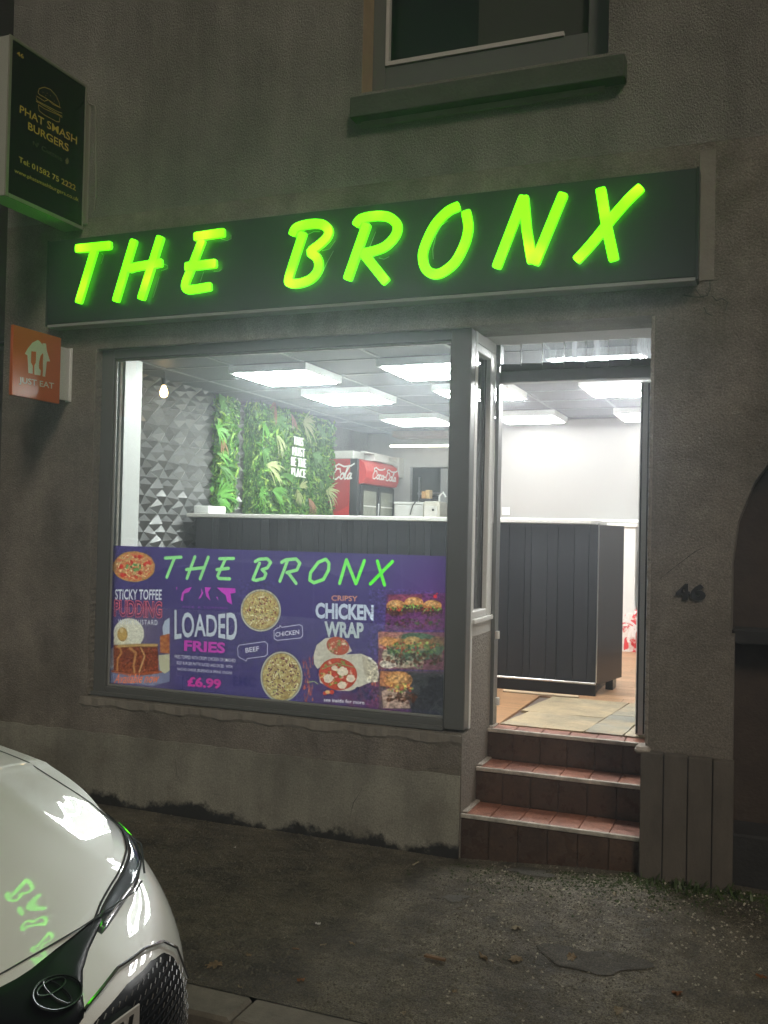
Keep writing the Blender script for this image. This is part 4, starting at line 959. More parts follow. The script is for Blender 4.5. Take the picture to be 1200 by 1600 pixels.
# projecting sign (board face in a plane x = const, artwork on it)
PX = atY(138, 300, 0).x
q = [atX(*p, PX) for p in ((15, 55), (132, 130), (132, 345), (8, 310))]
py0_, py1_ = -.672, -.045; pz0, pz1 = 3.372, 4.243
cv = Canvas(420, 600, (0.006, 0.020, 0.010)); GOLD = (0.80, 0.68, 0.26)
def pmap(px, py):
    p = atX(px, py, PX); return (p.y-py0_)/(py1_-py0_)*420, (pz1-p.z)/(pz1-pz0)*600
cv.M = pmap
zz = lambda a, b: (a/4.445, b/4.445)          # crop of the photograph: 240 px wide, shown 1067 wide
T_ = lambda s, l, r, t, bold=0, col=GOLD, al=1: cv.text(s, zz(*l), zz(*r), zz(*t), col, bold, al)
T_('46', (97, 352), (148, 382), (97, 318), .02)
T_('PHAT SMASH', (118, 772), (538, 1008), (120, 715), .015)
T_('BURGERS', (180, 895), (478, 1062), (180, 838), .02)
T_("N' Cuttins", (216, 1010), (430, 1130), (216, 975), .0, (0.36, 0.34, 0.18), .85)
T_('Tel: 01582 75 2222', (112, 1132), (530, 1345), (112, 1090), .02)
T_('www.phatsmashburgers.co.uk', (80, 1216), (552, 1432), (80, 1178), .012)
for pts in ([(253, 625), (262, 598), (300, 588), (345, 605), (385, 650), (408, 700), (412, 735)], [(253, 625), (262, 640), (300, 662), (412, 735)],
            [(243, 652), (300, 690), (330, 680), (360, 712), (420, 740)], [(240, 665), (245, 685), (300, 715), (400, 768), (430, 778)], [(240, 690), (430, 800)], [(256, 715), (300, 745), (400, 790), (430, 810)],
            [(256, 720), (262, 760), (300, 790), (390, 840), (410, 842), (412, 810)]):
    cv.stroke([zz(*p) for p in pts], 2.6, GOLD)
for a_, b_ in ((290, 625), (320, 632), (345, 650), (372, 690), (310, 650)): cv.ell(zz(a_, b_), .6, .6, GOLD)
cv.ell(zz(466, 1135), 2.6, 3.4, (0.45, 0.40, 0.25)); cv.poly([zz(452, 1120), zz(470, 1100), zz(480, 1130), zz(460, 1150)], (0.45, 0.40, 0.25))
im_ps = cv.image('projecting_sign_print'); M_PS = print_mat('projecting_sign_face', im_ps, .22)
pj = empty('projecting_sign', (PX-.07, -.36, pz0), 'dark green projecting box sign with gold burger outline and lettering, high on the left wall', 'hanging sign')
obj('box', bx(PX-.135, PX-.003, py0_, py1_, pz0, pz1, bev=.004), mat('sign_box_grey', (0.42, 0.44, 0.38), .5), pj)
quad_uv('face_print', [(PX+.0015, py0_+.022, pz0+.022), (PX+.0015, py1_-.01, pz0+.022), (PX+.0015, py1_-.01, pz1-.018), (PX+.0015, py0_+.022, pz1-.018)], M_PS, pj)
# frame bars around the face
M_FR = mat('sign_frame', (0.24, 0.24, 0.19), .45)
for a_ in ((py0_-.002, py0_+.021, pz0-.002, pz1+.002), (py0_+.0215, py1_-.0105, pz1-.017, pz1+.002), (py0_+.0215, py1_-.0105, pz0-.002, pz0+.021), (py1_-.010, py1_, pz0-.002, pz1+.002)):
    obj('frame_bar', bx(PX-.004, PX+.006, a_[0], a_[1], a_[2], a_[3], bev=.002), M_FR, pj)
obj('bracket', bx(PX-.10, PX-.035, -.0445, YF-.0005 if False else -.0405, pz0+.1, pz1-.1), M_FR, pj)
obj('mounting_plate', bx(PX+.006, PX+.040, -.052, YF-.0005, pz0+.03, pz1-.12, bev=.004), M_FR, pj)
tag(obj('sign_feed_cable', tube(BM(), [atY(p[0], p[1], YF-.012) for p in ((136, 158), (140, 163), (148, 166), (150, 180), (149, 240), (150, 300), (147, 330))], .0045, 6), M_FR), 'thin cable running down the wall right of the gold lettered projecting sign', 'cable')

# square orange sign on a white arm
JX = atY(118, 600, 0).x
jb = [atX(*p, JX) for p in ((22, 505), (95, 548), (93, 631), (18, 617))]
jy0, jy1, jz0, jz1 = -.520, -.136, 2.3215, 2.711
OR = h3('dc6e34'); cv = Canvas(320, 330, OR)
cv.M = lambda px, py: ((atX(px, py, JX).y-jy0)/(jy1-jy0)*320, (jz1-atX(px, py, JX).z)/(jz1-jz0)*330)
zj = lambda a, b: (a/5.4545, 480+b/5.4545)
WH = (0.92, 0.90, 0.86)
cv.poly([zj(*p) for p in ((210, 395), (235, 350), (275, 300), (322, 276), (340, 288), (362, 318), (362, 304), (393, 308), (400, 372), (428, 462), (404, 462), (400, 462), (385, 595), (362, 590), (366, 540), (365, 480), (368, 400), (362, 392), (345, 415), (333, 470), (332, 520), (348, 540), (344, 583), (293, 575), (290, 500), (300, 478), (302, 400), (300, 378), (266, 374), (262, 470), (278, 500), (278, 568), (240, 562), (236, 470), (232, 410))], WH)
for x_ in (268, 284, 300): cv.poly([zj(x_, 378), zj(x_+7, 378), zj(x_+6, 458), zj(x_-1, 458)], OR)
cv.poly([zj(266, 456), zj(306, 462), zj(302, 478), zj(290, 492), zj(276, 488), zj(264, 474)], OR); cv.poly([zj(277, 480), zj(292, 482), zj(290, 574), zj(280, 572)], OR)
cv.text('JUST EAT', zj(160, 660), zj(462, 716), zj(160, 592), WH, .02)
M_JE = print_mat('orange_sign_face', cv.image('orange_sign_print'), .18)
je = empty('orange_sign', (JX, -.3, jz0), 'square orange projecting sign with a white house and cutlery symbol on a white arm', 'hanging sign')
obj('panel', bx(JX-.022, JX-.001, jy0, jy1, jz0, jz1, bev=.003), mat('orange_plastic', (0.62, 0.13, 0.02), .35), je)
quad_uv('face_print', [(JX+.0005, jy0+.002, jz0+.002), (JX+.0005, jy1-.002, jz0+.002), (JX+.0005, jy1-.002, jz1-.002), (JX+.0005, jy0+.002, jz1-.002)], M_JE, je)
obj('wall_arm', bx(JX-.020, JX-.006, jy1+.0005, YF-.0005, 2.350, 2.662, bev=.003), M_UPVC_W, je)
obj('wall_plate', bx(JX-.035, JX+.008, YF-.008, YF-.0002, 2.345, 2.667, bev=.002), M_UPVC_W, je)

# house number
hn = empty('house_number', (-.34, YF, 1.33), 'black metal house number 46 on the pier right of the doorway', 'house number')
for ch_, p0, p1 in (('4', 1056, 1078), ('6', 1079, 1103)):
    A = atY(p0, 925, YF-.012); B = atY(p1, 925, YF-.012); zt = atY(1080, 912, YF-.012).z; zb = atY(1080, 938, YF-.012).z
    obj('digit', text_solid(BM(), ch_, lambda u, v, d_, A=A, B=B: Vector((A.x+(B.x-A.x)*u, YF-.010-d_, zb+(zt-zb)*v)), .055, -.010, .004), M_BLK, hn)
obj('screw', tube(BM(), [atY(1069, 924, YF-.014), atY(1069, 924, YF-.017)], .003, 8), M_CHROME, hn)

# neighbour set back to the left
nb = empty('neighbouring_building', (-7, 2.2, 0), 'unlit dark neighbouring building set back past the left corner', 'building')
obj('wall', bx(-10, -4.401, 2.2, 6.0, -.3, 7), mat('near_black_brick', (0.025, 0.023, 0.02), .95, var=.3, vscale=6, bump=.5, bscale=40), nb)  # near-black wall put in to hide the pale sky past the corner
obj('roof', bx(-10.1, -4.401, 2.1, 6.1, 7.001, 7.1), M_SILL, nb)
# ------------------------------------------------------------------ window banner artwork
BY = 0.0385
bl_, br_, tl_, tr_ = atY(165, 1074, BY), atY(697, 1112, BY), atY(174, 856, BY), atY(699, 865, BY)
BX0, BX1, BZ0, BZ1 = GX0+.004, GX1-.003, GZ0+.004, (tl_.z+tr_.z)/2
CW, CH = 1180, int(1180*(BZ1-BZ0)/(BX1-BX0)); NAVY = np.array(h3('4a4078'))
cv = Canvas(CW, CH, NAVY)
cv.M = lambda px, py: ((atY(px, py, BY).x-BX0)/(BX1-BX0)*CW, (BZ1-atY(px, py, BY).z)/(BZ1-BZ0)*CH)
yy, xx = np.mgrid[0:cv.H, 0:cv.W]; fx = xx/cv.W; fy = yy/cv.H
def blend(mask, col): cv.a[:] = cv.a*(1-mask[..., None])+np.array(col, np.float32)*mask[..., None]
blend(np.clip((fx-.80)*3.5, 0, .55)*np.clip(1.2-abs(fy-.35)*2.2, 0, 1), h3('6a2f8a'))
q5 = lambda a, b: (140+a/4.0, 840+b/4.0)         # crop 5 of the photograph
q6 = lambda a, b: (420+a/3.75, 840+b/3.75)       # crop 6
def sm(s): # value noise
    g = rng.random((s, s*2)); iy = np.linspace(0, s-1.001, cv.H); ix = np.linspace(0, 2*s-1.001, cv.W); y_, x_ = iy.astype(int), ix.astype(int); ty, tx = (iy-y_)[:, None], (ix-x_)[None, :]
    return (g[y_][:, x_]*(1-ty)*(1-tx)+g[y_+1][:, x_]*ty*(1-tx)+g[y_][:, x_+1]*(1-ty)*tx+g[y_+1][:, x_+1]*ty*tx)
def grab(colA, colB, nz):
    A, B = np.array(colA), np.array(colB)
    return lambda x0, x1, y0, y1: A+(B-A)*nz[y0:y1, x0:x1, None]
n1, n2, n3 = sm(40), sm(90), sm(160)
def speck(cx_, cy_, rx, ry, n, cols, s0, s1, long=0, seed=0):
    rs = random.Random(seed)
    for k in range(n):
        t = rs.uniform(0, 6.28); r_ = rs.random()**.5; x_, y_ = cx_+rx*r_*math.cos(t), cy_+ry*r_*math.sin(t)
        c_ = cols[rs.randrange(len(cols))]; s_ = rs.uniform(s0, s1)
        if long and rs.random() < long:
            a_ = rs.uniform(0, 3.14); l_ = s_*rs.uniform(2, 4); cv.stroke([(x_-math.cos(a_)*l_/2, y_-math.sin(a_)*l_/2), (x_+math.cos(a_)*l_/2, y_+math.sin(a_)*l_/2)], s_*1.6, c_, .9)
        else: cv.ell((x_, y_), s_, s_*rs.uniform(.6, 1), c_, .9, rs.uniform(0, 3), 9, .2)
def soften(x0, x1, y0, y1, r=2, grain=.10):
    X0, X1, Y0_, Y1 = int(x0*cv.W), int(x1*cv.W), int(y0*cv.H), int(y1*cv.H); a_ = cv.a[Y0_:Y1, X0:X1]; P_ = np.pad(a_, ((r, r), (r, r), (0, 0)), 'edge'); o_ = sum(P_[i:i+a_.shape[0], j:j+a_.shape[1]] for i in range(2*r+1) for j in range(2*r+1))/(2*r+1)**2
    g_ = 1+grain*(n3[Y0_:Y1, X0:X1]-.5)*2+grain*(n2[Y0_:Y1, X0:X1]-.5)*2; cv.a[Y0_:Y1, X0:X1] = (o_*g_[..., None]).clip(0, 1)
# pizza
c0_ = q5(277, 182); cv.ell(c0_, 33, 24, h3('b98a4a'), jit=.02, n=40); cv.ell(c0_, 31, 22, grab(h3('d7b676'), h3('c04a30'), n2), n=40)
speck(*c0_, 28, 19, 130, [h3('e6d39a'), h3('d9b878'), h3('cf6a48'), h3('efe3b8')], .8, 2.0, .5, 1)
speck(*c0_, 27, 18, 16, [h3('d23a2c'), h3('c22a24')], 2.2, 3.6, 0, 2); speck(q5(275, 185)[0], q5(275, 185)[1], 12, 5, 14, [h3('4e8a4a'), h3('6aa35e')], 1.5, 2.5, 0, 3)
# sticky toffee pudding picture, fades into the banner
m_ = np.clip(1-abs(fx-.115)*7.2, 0, 1)*np.clip((fy-.36)*5, 0, 1); blend(np.clip(m_*.75, 0, 1), h3('7f7288'))
cv.poly([q5(115, 800), q5(500, 740), q5(500, 900), q5(400, 925), q5(120, 905)], h3('8e94b0'), .75)
cv.poly([q5(120, 700), q5(160, 680), q5(160, 800), q5(118, 830)], h3('c9bfae'), .6)
cv.ell(q5(245, 600), 24, 24, h3('ece6d2')); cv.poly([q5(150, 640), q5(165, 560), q5(230, 545), q5(250, 670), q5(150, 670)], h3('e4dcc2')); cv.ell(q5(205, 605), 8, 11, h3('c9a25e')); cv.ell(q5(200, 580), 3, 4, h3('dcc08a'))
cv.poly([q5(150, 672), q5(425, 668), q5(432, 850), q5(330, 862), q5(150, 835)], grab(h3('6a2f22'), h3('b0603c'), n3))
speck(*q5(230, 765), 11, 16, 60, [h3('5a2a2a'), h3('8a4038'), h3('a8584a')], .6, 1.6, 0, 5); speck(*q5(380, 765), 13, 20, 80, [h3('5a2a2a'), h3('a04438'), h3('c06048')], .6, 1.6, 0, 6)
cv.stroke([q5(165, 680), q5(190, 690), q5(200, 720), q5(175, 760), q5(172, 830)], 7, h3('c98850')); cv.stroke([q5(250, 690), q5(290, 720), q5(275, 800), q5(280, 850)], 8, h3('c9905a')); cv.stroke([q5(320, 690), q5(345, 740), q5(310, 840)], 6, h3('d8a870')); cv.stroke([q5(180, 678), q5(300, 672), q5(420, 672)], 9, h3('c9a468')); cv.stroke([q5(140, 835), q5(250, 858), q5(450, 838)], 7, h3('b85c38'), .8)
cv.poly([q5(455, 560), q5(470, 520), q5(500, 500), q5(500, 610), q5(460, 615)], h3('b9c3d6')); cv.poly([q5(440, 615), q5(500, 600), q5(500, 725), q5(440, 720)], grab(h3('9a4a2a'), h3('d08850'), n2)); cv.poly([q5(430, 735), q5(500, 728), q5(500, 830), q5(470, 850), q5(440, 830)], h3('cfc9a8'))
cv.poly([q5(375, 940), q5(495, 946), q5(495, 962), q5(375, 952)], h3('c9764e'))
# lettering, left panel
TX = lambda s_, l, r, t, col, bold=0, f=q5, al=1, warp=None, ls=1.: cv.text(s_, f(*l), f(*r), f(*t), col, bold, al, warp, ls)
TX('STICKY TOFFEE', (158, 388), (450, 390), (160, 322), h3('dfe3ea'), .02)
TX('PUDDING', (152, 494), (452, 506), (154, 386), h3('ff7a80'), .045); TX('PUDDING', (155, 490), (449, 502), (157, 390), h3('5a2a5a'), .004)
TX('WITH CUSTARD', (178, 540), (424, 546), (178, 510), h3('cfd2d8'), .0, ls=1.3)
cu = lambda a_, b_: (a_+.10*b_*.0, b_)
TX('Available now', (150, 912), (424, 908), (168, 852), h3('ef7a44'), .012)
# top lettering: same strokes as the big sign, recoloured
BG = {'T': [(470, 128), (577, 118)], }
def bstroke(P, w, col): cv.stroke([p for p in P], w, col)
wpx = 4.7*CW/528
BGL = [([(472, 128), (572, 122)], [(530, 128), (482, 248)]), ([(658, 120), (608, 255)], [(605, 200), (710, 188)], [(742, 122), (690, 258)]),
       ([(812, 132), (900, 130)], [(850, 132), (800, 240), (808, 255), (875, 258)], [(795, 200), (868, 192)]),
       ([(1035, 150), (1060, 135), (1110, 132), (1132, 155), (1110, 190), (1078, 200), (1102, 225), (1090, 255), (1040, 268), (1020, 262), (1062, 160)],)]
def gcol(px): t = max(0, min(1, (px-480)/120)); A = np.array(h3('96e690')); B = np.array(h3('62ff3c')); return tuple(A+(B-A)*t)
for L_ in BGL:
    for s_ in L_: P = [q5(*p) for p in s_]; cv.stroke(P, wpx, gcol(P[0][0]))
for L_ in ([(75, 145), (100, 130), (160, 125), (182, 150), (165, 190), (105, 205)], [(108, 140), (65, 255)], [(115, 208), (160, 268)], [(330, 128), (290, 145), (245, 205), (240, 250), (265, 265), (320, 245), (350, 190), (352, 150), (335, 128)],
           [(455, 130), (415, 268)], [(455, 130), (510, 270)], [(560, 135), (512, 268)], [(636, 138), (678, 278)], [(725, 140), (595, 272)]):
    P = [q6(*p) for p in L_]; cv.stroke(P, wpx, gcol(P[0][0]))
# hot drips
for pts in ([(540, 310), (545, 330), (548, 310)], [(570, 390), (578, 345), (600, 320), (640, 308), (620, 340), (590, 350), (582, 398)], [(680, 385), (700, 345), (695, 312), (710, 345), (695, 375)], [(720, 310), (760, 312), (740, 340), (755, 395), (728, 365)],
            [(795, 312), (910, 318), (912, 345), (880, 350), (892, 420), (860, 400), (850, 360), (825, 340)], [(790, 370), (805, 395), (800, 370)]):
    cv.poly([q5(*p) for p in pts], h3('cc45c4'))
TX('PICK A TOPPING', (582, 440), (862, 448), (582, 426), h3('9a45b2'), .0, ls=1.3)
TX('LOADED', (530, 640), (922, 652), (530, 448), h3('c9d2dc'), .02, warp=lambda a_, b_: (a_, .5+(b_-.5)*(.72+.28*(2*abs(a_-.5))**1.6)))
TX('FRIES', (590, 708), (846, 724), (592, 640), h3('cf3fb6'), .035)
for s_, l, r, t in (('FRIES TOPPED WITH CRISPY CHICKEN OR SMASHED', (532, 754), (912, 780), (532, 732)), ('BEEF BURGER PATTIE SLICED AND DICED  WITH,', (545, 794), (895, 820), (545, 772)), ('NACHO CHEESE, JELEPENOS & SPRING ONIONS', (548, 834), (890, 860), (548, 812))):
    TX(s_, l, r, t, h3('f2f2f6'), .004)
TX('£6.99', (610, 930), (822, 948), (610, 866), h3('d43a9e'), .04)
# bowls of loaded fries
def bowl(c_, rx, ry, seed, dark=False):
    cv.ell(c_, rx, ry, h3('b9b8a6'), n=44); cv.ell(c_, rx-2.2, ry-2.2, h3('8d8a7a'), n=44); cv.ell(c_, rx-3.2, ry-3.2, grab(h3('d6c88c'), h3('9a7a48'), n2), n=44)
    speck(*c_, rx-6, ry-6, 230, [h3('e8dca6'), h3('d9cc8c'), h3('f2eccb'), h3('b9a45c'), h3('8d4a3a') if not dark else h3('4e2a38'), h3('a8b070')], .7, 1.8, .65, seed)
    speck(*c_, rx-8, ry-8, 40 if not dark else 90, [h3('7a3040'), h3('5a2a4a')], .7, 1.6, .2, seed+1)
bowl(q5(1070, 455), 31.5, 33, 31)
bowl(q6(75, 815), 33, 39.5, 33, True)
def bubble(P, txt, l, r, t, f): cv.stroke([f(*p) for p in P]+[f(*P[0])], 2.4, h3('c9cbe0')); cv.text(txt, f(*l), f(*r), f(*t), h3('d8d9e6'), .02)
bubble([(925, 690), (935, 672), (1095, 650), (1112, 665), (1110, 730), (1095, 742), (985, 756), (978, 772), (960, 760), (945, 755), (928, 740)], 'BEEF', (975, 720), (1060, 708), (973, 690), q5)
bubble([(30, 545), (48, 530), (60, 528), (66, 515), (75, 526), (180, 510), (196, 520), (198, 575), (185, 588), (50, 602), (32, 592)], 'CHICKEN', (38, 582), (178, 566), (38, 555), q6)
# ghosted wording behind the beef bubble
cv.text('EMC', q5(895, 925), q5(1040, 935), q5(895, 865), h3('2d2568'), .03, .8)
# crispy chicken wrap
TX('CRIPSY', (367, 370), (520, 374), (367, 338), h3('d08f74'), .02, f=q6)
TX('CHICKEN', (273, 474), (614, 488), (273, 380), h3('c3cfe0'), .045, f=q6); TX('WRAP', (325, 584), (556, 592), (325, 490), h3('b9c6c8'), .045, f=q6)
m_ = np.zeros_like(fx)
blend(np.clip((fy-.62)*2.5, 0, .8)*np.clip((fx-.60)*6, 0, 1)*np.clip((.98-fx)*9, 0, 1)*(.35+.65*n1)*.8, h3('7a2a3c'))
for k in range(90):
    rs = random.Random(k); x_ = rs.uniform(200, 260) if k < 45 else rs.uniform(600, 680); y_ = rs.uniform(700, 960)
    P = q6(x_, y_); cv.poly([(P[0]-1.2, P[1]+2.5), (P[0]+rs.uniform(-1, 1), P[1]-rs.uniform(3, 8)), (P[0]+1.2, P[1]+2.5)], [h3('e05a34'), h3('b83a34'), h3('f08a4a')][k % 3], .55)
cv.poly([q6(*p) for p in ((262, 690), (280, 630), (330, 590), (400, 580), (470, 630), (488, 665), (440, 690), (380, 700), (300, 760), (285, 770), (265, 740))], h3('cbc4b4'))
cv.ell(q6(405, 635), 18, 14, h3('b6553e'), rot=.3); speck(*q6(405, 635), 15, 11, 40, [h3('e8d9c4'), h3('d0402e'), h3('c9a080'), h3('86a05e')], 1, 2.6, .3, 51)
cv.poly([q6(*p) for p in ((380, 700), (450, 684), (540, 680), (600, 705), (635, 740), (645, 800), (640, 845), (590, 850), (520, 880), (470, 900), (400, 895), (300, 850), (292, 800), (310, 745))], h3('d2cab8'))
cv.poly([q6(*p) for p in ((545, 690), (630, 745), (643, 840), (600, 845), (560, 800))], h3('b9ae98'), .8)
cv.ell(q6(405, 800), 30, 25, h3('c2452e'), rot=.15); speck(*q6(405, 800), 27, 21, 60, [h3('d8382a'), h3('c9422e'), h3('e8c27a'), h3('7fa04c'), h3('e0b09a')], 1.2, 3.4, .2, 53)
for a_, b_, r_ in ((350, 825, 8), (432, 785, 8.5), (480, 825, 7), (430, 865, 7), (385, 765, 5)): cv.ell(q6(a_, b_), r_, r_*.85, h3('e6d6c0'), jit=.12)
cv.stroke([q6(310, 770), q6(400, 735), q6(500, 760)], 2.5, h3('8fae6a')); cv.stroke([q6(230, 848), q6(265, 842), q6(288, 858)], 2.5, h3('a8c26a'))
cv.ell(q6(368, 905), 4, 3.5, h3('d0402e')); cv.ell(q6(330, 912), 3.5, 3, h3('c23a2a')); cv.ell(q6(345, 905), 4, 3, h3('e8b87a'))
speck(*q6(560, 915), 26, 11, 60, [h3('3a3560'), h3('2a2648'), h3('5a4a68')], 1, 3, 0, 57)
TX('see inside for more', (322, 960), (560, 978), (322, 938), h3('d8d8dc'), .015, f=q6)
# burgers, three stacked pictures at the right edge
def burger(cx_, cy_, s_, seed):
    rs = random.Random(seed)
    cv.ell((cx_, cy_-6*s_), 13*s_, 8*s_, h3('c98a4e')); cv.ell((cx_-2*s_, cy_-9*s_), 8*s_, 4*s_, h3('dfae74'), .6)
    cv.poly([(cx_-14*s_, cy_-3*s_), (cx_+14*s_, cy_-3*s_), (cx_+14*s_, cy_+4*s_), (cx_-14*s_, cy_+4*s_)], h3('4a2430'))
    speck(cx_, cy_-1*s_, 14*s_, 2.5*s_, 26, [h3('6fa048'), h3('8fbf5e'), h3('c0392e')], 1*s_, 2*s_, .3, seed); speck(cx_, cy_+4*s_, 14*s_, 3*s_, 26, [h3('3a2024'), h3('5a302a'), h3('6a4a3a')], 1*s_, 2.2*s_, 0, seed+1)
    for k in range(6): cv.ell((cx_+rs.uniform(-9, 9)*s_, cy_-rs.uniform(6, 11)*s_), .6*s_, .5*s_, h3('f0e0b8'))
cv.poly([q6(690, 332), q6(1050, 325), q6(1050, 540), q6(680, 545)], h3('7a2c5c'), .55); cv.poly([q6(700, 335), q6(900, 332), q6(900, 400), q6(700, 400)], h3('b84a3a'), .35)
for a_, k in ((745, 1), (850, 2), (958, 3)): p = q6(a_, 425 if k != 2 else 408); burger(p[0], p[1], 1.15, 60+k)
speck(*q6(860, 500), 48, 7, 70, [h3('3a2438'), h3('5c3a3c'), h3('4c6a3e'), h3('6a3040')], 1, 2.6, 0, 66)
cv.poly([q6(645, 550), q6(1050, 555), q6(1050, 778), q6(640, 770)], h3('9a5a58'), .7); cv.ell(q6(790, 690), 34, 20, h3('a89a86')); cv.ell(q6(860, 640), 45, 22, h3('55705a')); speck(*q6(850, 690), 45, 20, 110, [h3('5a7a52'), h3('8a8a74'), h3('3f4a42'), h3('a08a74')], 1, 3, .2, 67)
cv.poly([q6(640, 552), q6(790, 556), q6(760, 620), q6(700, 660), q6(640, 640)], h3('b87a68'), .7); cv.ell(q6(700, 740), 14, 7, h3('cfc3b4'))
cv.poly([q6(645, 778), q6(1050, 785), q6(1050, 1010), q6(645, 1000)], h3('5c4a4c'), .8); cv.poly([q6(650, 782), q6(800, 788), q6(780, 880), q6(650, 870)], h3('d0824e'), .8); cv.poly([q6(660, 900), q6(720, 880), q6(800, 900), q6(830, 1000), q6(670, 1000)], h3('cfae9a'), .8); cv.poly([q6(800, 790), q6(1045, 800), q6(1045, 1060), q6(840, 1050)], h3('3a3c40'), .85)  # last dark grey polygon is a window reflection drawn into the print
speck(*q6(900, 850), 48, 40, 60, [h3('55585a'), h3('3a3c3e'), h3('6a6a66')], .5, 1.3, 0, 68)
for k in range(5): cv.ell(q6(700+k*75, 610+(k % 2)*12), 15, 8, h3(['c9904e', 'b87c42', 'd2a060', 'a87040', '9a6840'][k]), .75, .1, jit=.05)
speck(*q6(860, 650), 50, 10, 120, [h3('6c8f4c'), h3('8fae5c'), h3('4c6a3a'), h3('a83a30')], .8, 2.6, .3, 71); speck(*q6(850, 712), 46, 9, 90, [h3('5a3426'), h3('6e4432'), h3('3c241e')], 1, 3, 0, 72)
cv.ell(q6(760, 835), 22, 14, h3('c98a4e'), .85); cv.ell(q6(752, 826), 15, 7, h3('e0b074'), .6); speck(*q6(770, 880), 22, 7, 50, [h3('7a9a4c'), h3('b8402e'), h3('e8c86a')], 1, 2.4, .3, 73); speck(*q6(780, 940), 24, 9, 60, [h3('4e2e22'), h3('6a4230')], 1, 3, 0, 74)
soften(.79, 1, .22, 1, 2, .22); soften(0, .165, .48, .93, 2, .06); soften(.60, .82, .58, .93, 1, .05); soften(.41, .52, .2, .47, 1, .12); soften(0, .13, 0, .24, 1, .1)
cv.ell(q6(975, 345), 3, 3, h3('e0243a')); cv.ell(q6(986, 328), 1.4, 1.4, h3('e0243a'))
TX('WITH CUSTARD', (178, 540), (424, 546), (178, 510), h3('e6e8ec'), .0, ls=1.3); TX('Available now', (150, 912), (424, 908), (168, 852), h3('ff8450'), .006)
TX('WRAP', (325, 584), (556, 592), (325, 490), h3('c9d6d8'), .045, f=q6) if False else None
TX('see inside for more', (322, 960), (560, 978), (322, 938), h3('f0f0f2'), .01, f=q6)
bubble([(30, 545), (48, 530), (60, 528), (66, 515), (75, 526), (180, 510), (196, 520), (198, 575), (185, 588), (50, 602), (32, 592)], 'CHICKEN', (38, 582), (178, 566), (38, 555), q6)
# faint folds in the vinyl
fold = np.zeros_like(fx)
for c_ in (.115, .255, .42, .63, .875): fold += .05*np.exp(-((fx-c_-.004*np.sin(fy*5))/.0016)**2)
cv.a = cv.a*(1-fold[..., None])+fold[..., None]
im_b = cv.image('window_banner_print')
def banner_mat():
    m = print_mat('window_banner_vinyl', im_b, .45, trans=.55); return m
quad = quad_uv('window_banner', [(BX0, BY, BZ0), (BX1, BY, BZ0), (BX1, BY, BZ1), (BX0, BY, BZ1)], banner_mat())
tag(quad, 'purple printed food banner covering the lower half of the shop window', 'banner')

# ================================================================== GROUND
M_TARM = mat('pavement_tarmac', (0.205, 0.185, 0.135), 0.72, fine=.85, fscale=150, var=0.6, vscale=7, bump=1.8, bscale=110, bump2=0.8, b2scale=26, col2=(0.095, 0.087, 0.068), c2scale=1.6, c2lo=.46, c2hi=.62, rvar=.18)
M_ROAD = mat('road_asphalt', (0.045, 0.045, 0.042), 0.85, var=0.4, vscale=8, bump=0.9, bscale=90, bump2=.5, b2scale=25)
M_KERB = mat('kerb_concrete', (0.17, 0.155, 0.125), 0.9, var=0.35, vscale=9, bump=0.5, bscale=70)
rg = np.random.default_rng(3); GN = [(rg.uniform(1, 9), rg.uniform(1, 9), rg.uniform(0, 6.28)) for _ in range(14)]
def gz_(x, y):
    z = sum(math.sin(a_*x+b_*y+c_)/(a_+b_) for a_, b_, c_ in GN)*.009
    z *= min(1, max(0, (y+1.72)/.3)); ramp = max(0, min(.9, (x+1.45)))*.062*max(0, min(1, (y+1.5)/1.3)); 
    hollow = -.012*math.exp(-((x+.62)/.22)**2-((y+1.02)/.10)**2)
    return z+ramp+hollow
xsN = np.concatenate([np.linspace(-30, -5, 12)[:-1], np.linspace(-5, 2, 180), np.linspace(2, 30, 12)[1:]]); ysN = np.linspace(-1.70, 0.30, 70)
V = [(x, y, gz_(x, y)) for y in ysN for x in xsN]; nx = len(xsN)
F = [(j*nx+i, j*nx+i+1, (j+1)*nx+i+1, (j+1)*nx+i) for j in range(len(ysN)-1) for i in range(nx-1)]
pav = obj('pavement', (V, F), M_TARM, kind='structure', smooth=True)
road = obj('road', bx(-60, 60, -60, -1.8745, -.5, -.115), M_ROAD, kind='structure')
obj('ground', bx(-120, 120, -120, 120, -1.2, -.5-.01), M_ROAD, kind='structure')
kb = obj('kerb', bx(-30, 30, -1.86, -1.71, -.50, -.12), M_KERB, kind='structure')
x = -12.6
while x < 4:
    obj('kerb_stone', bx(x+.004, x+.911, -1.872, -1.702, -.119, .001+.003*((int(x*7)) % 2), bev=.012), M_KERB, kb); x += .915
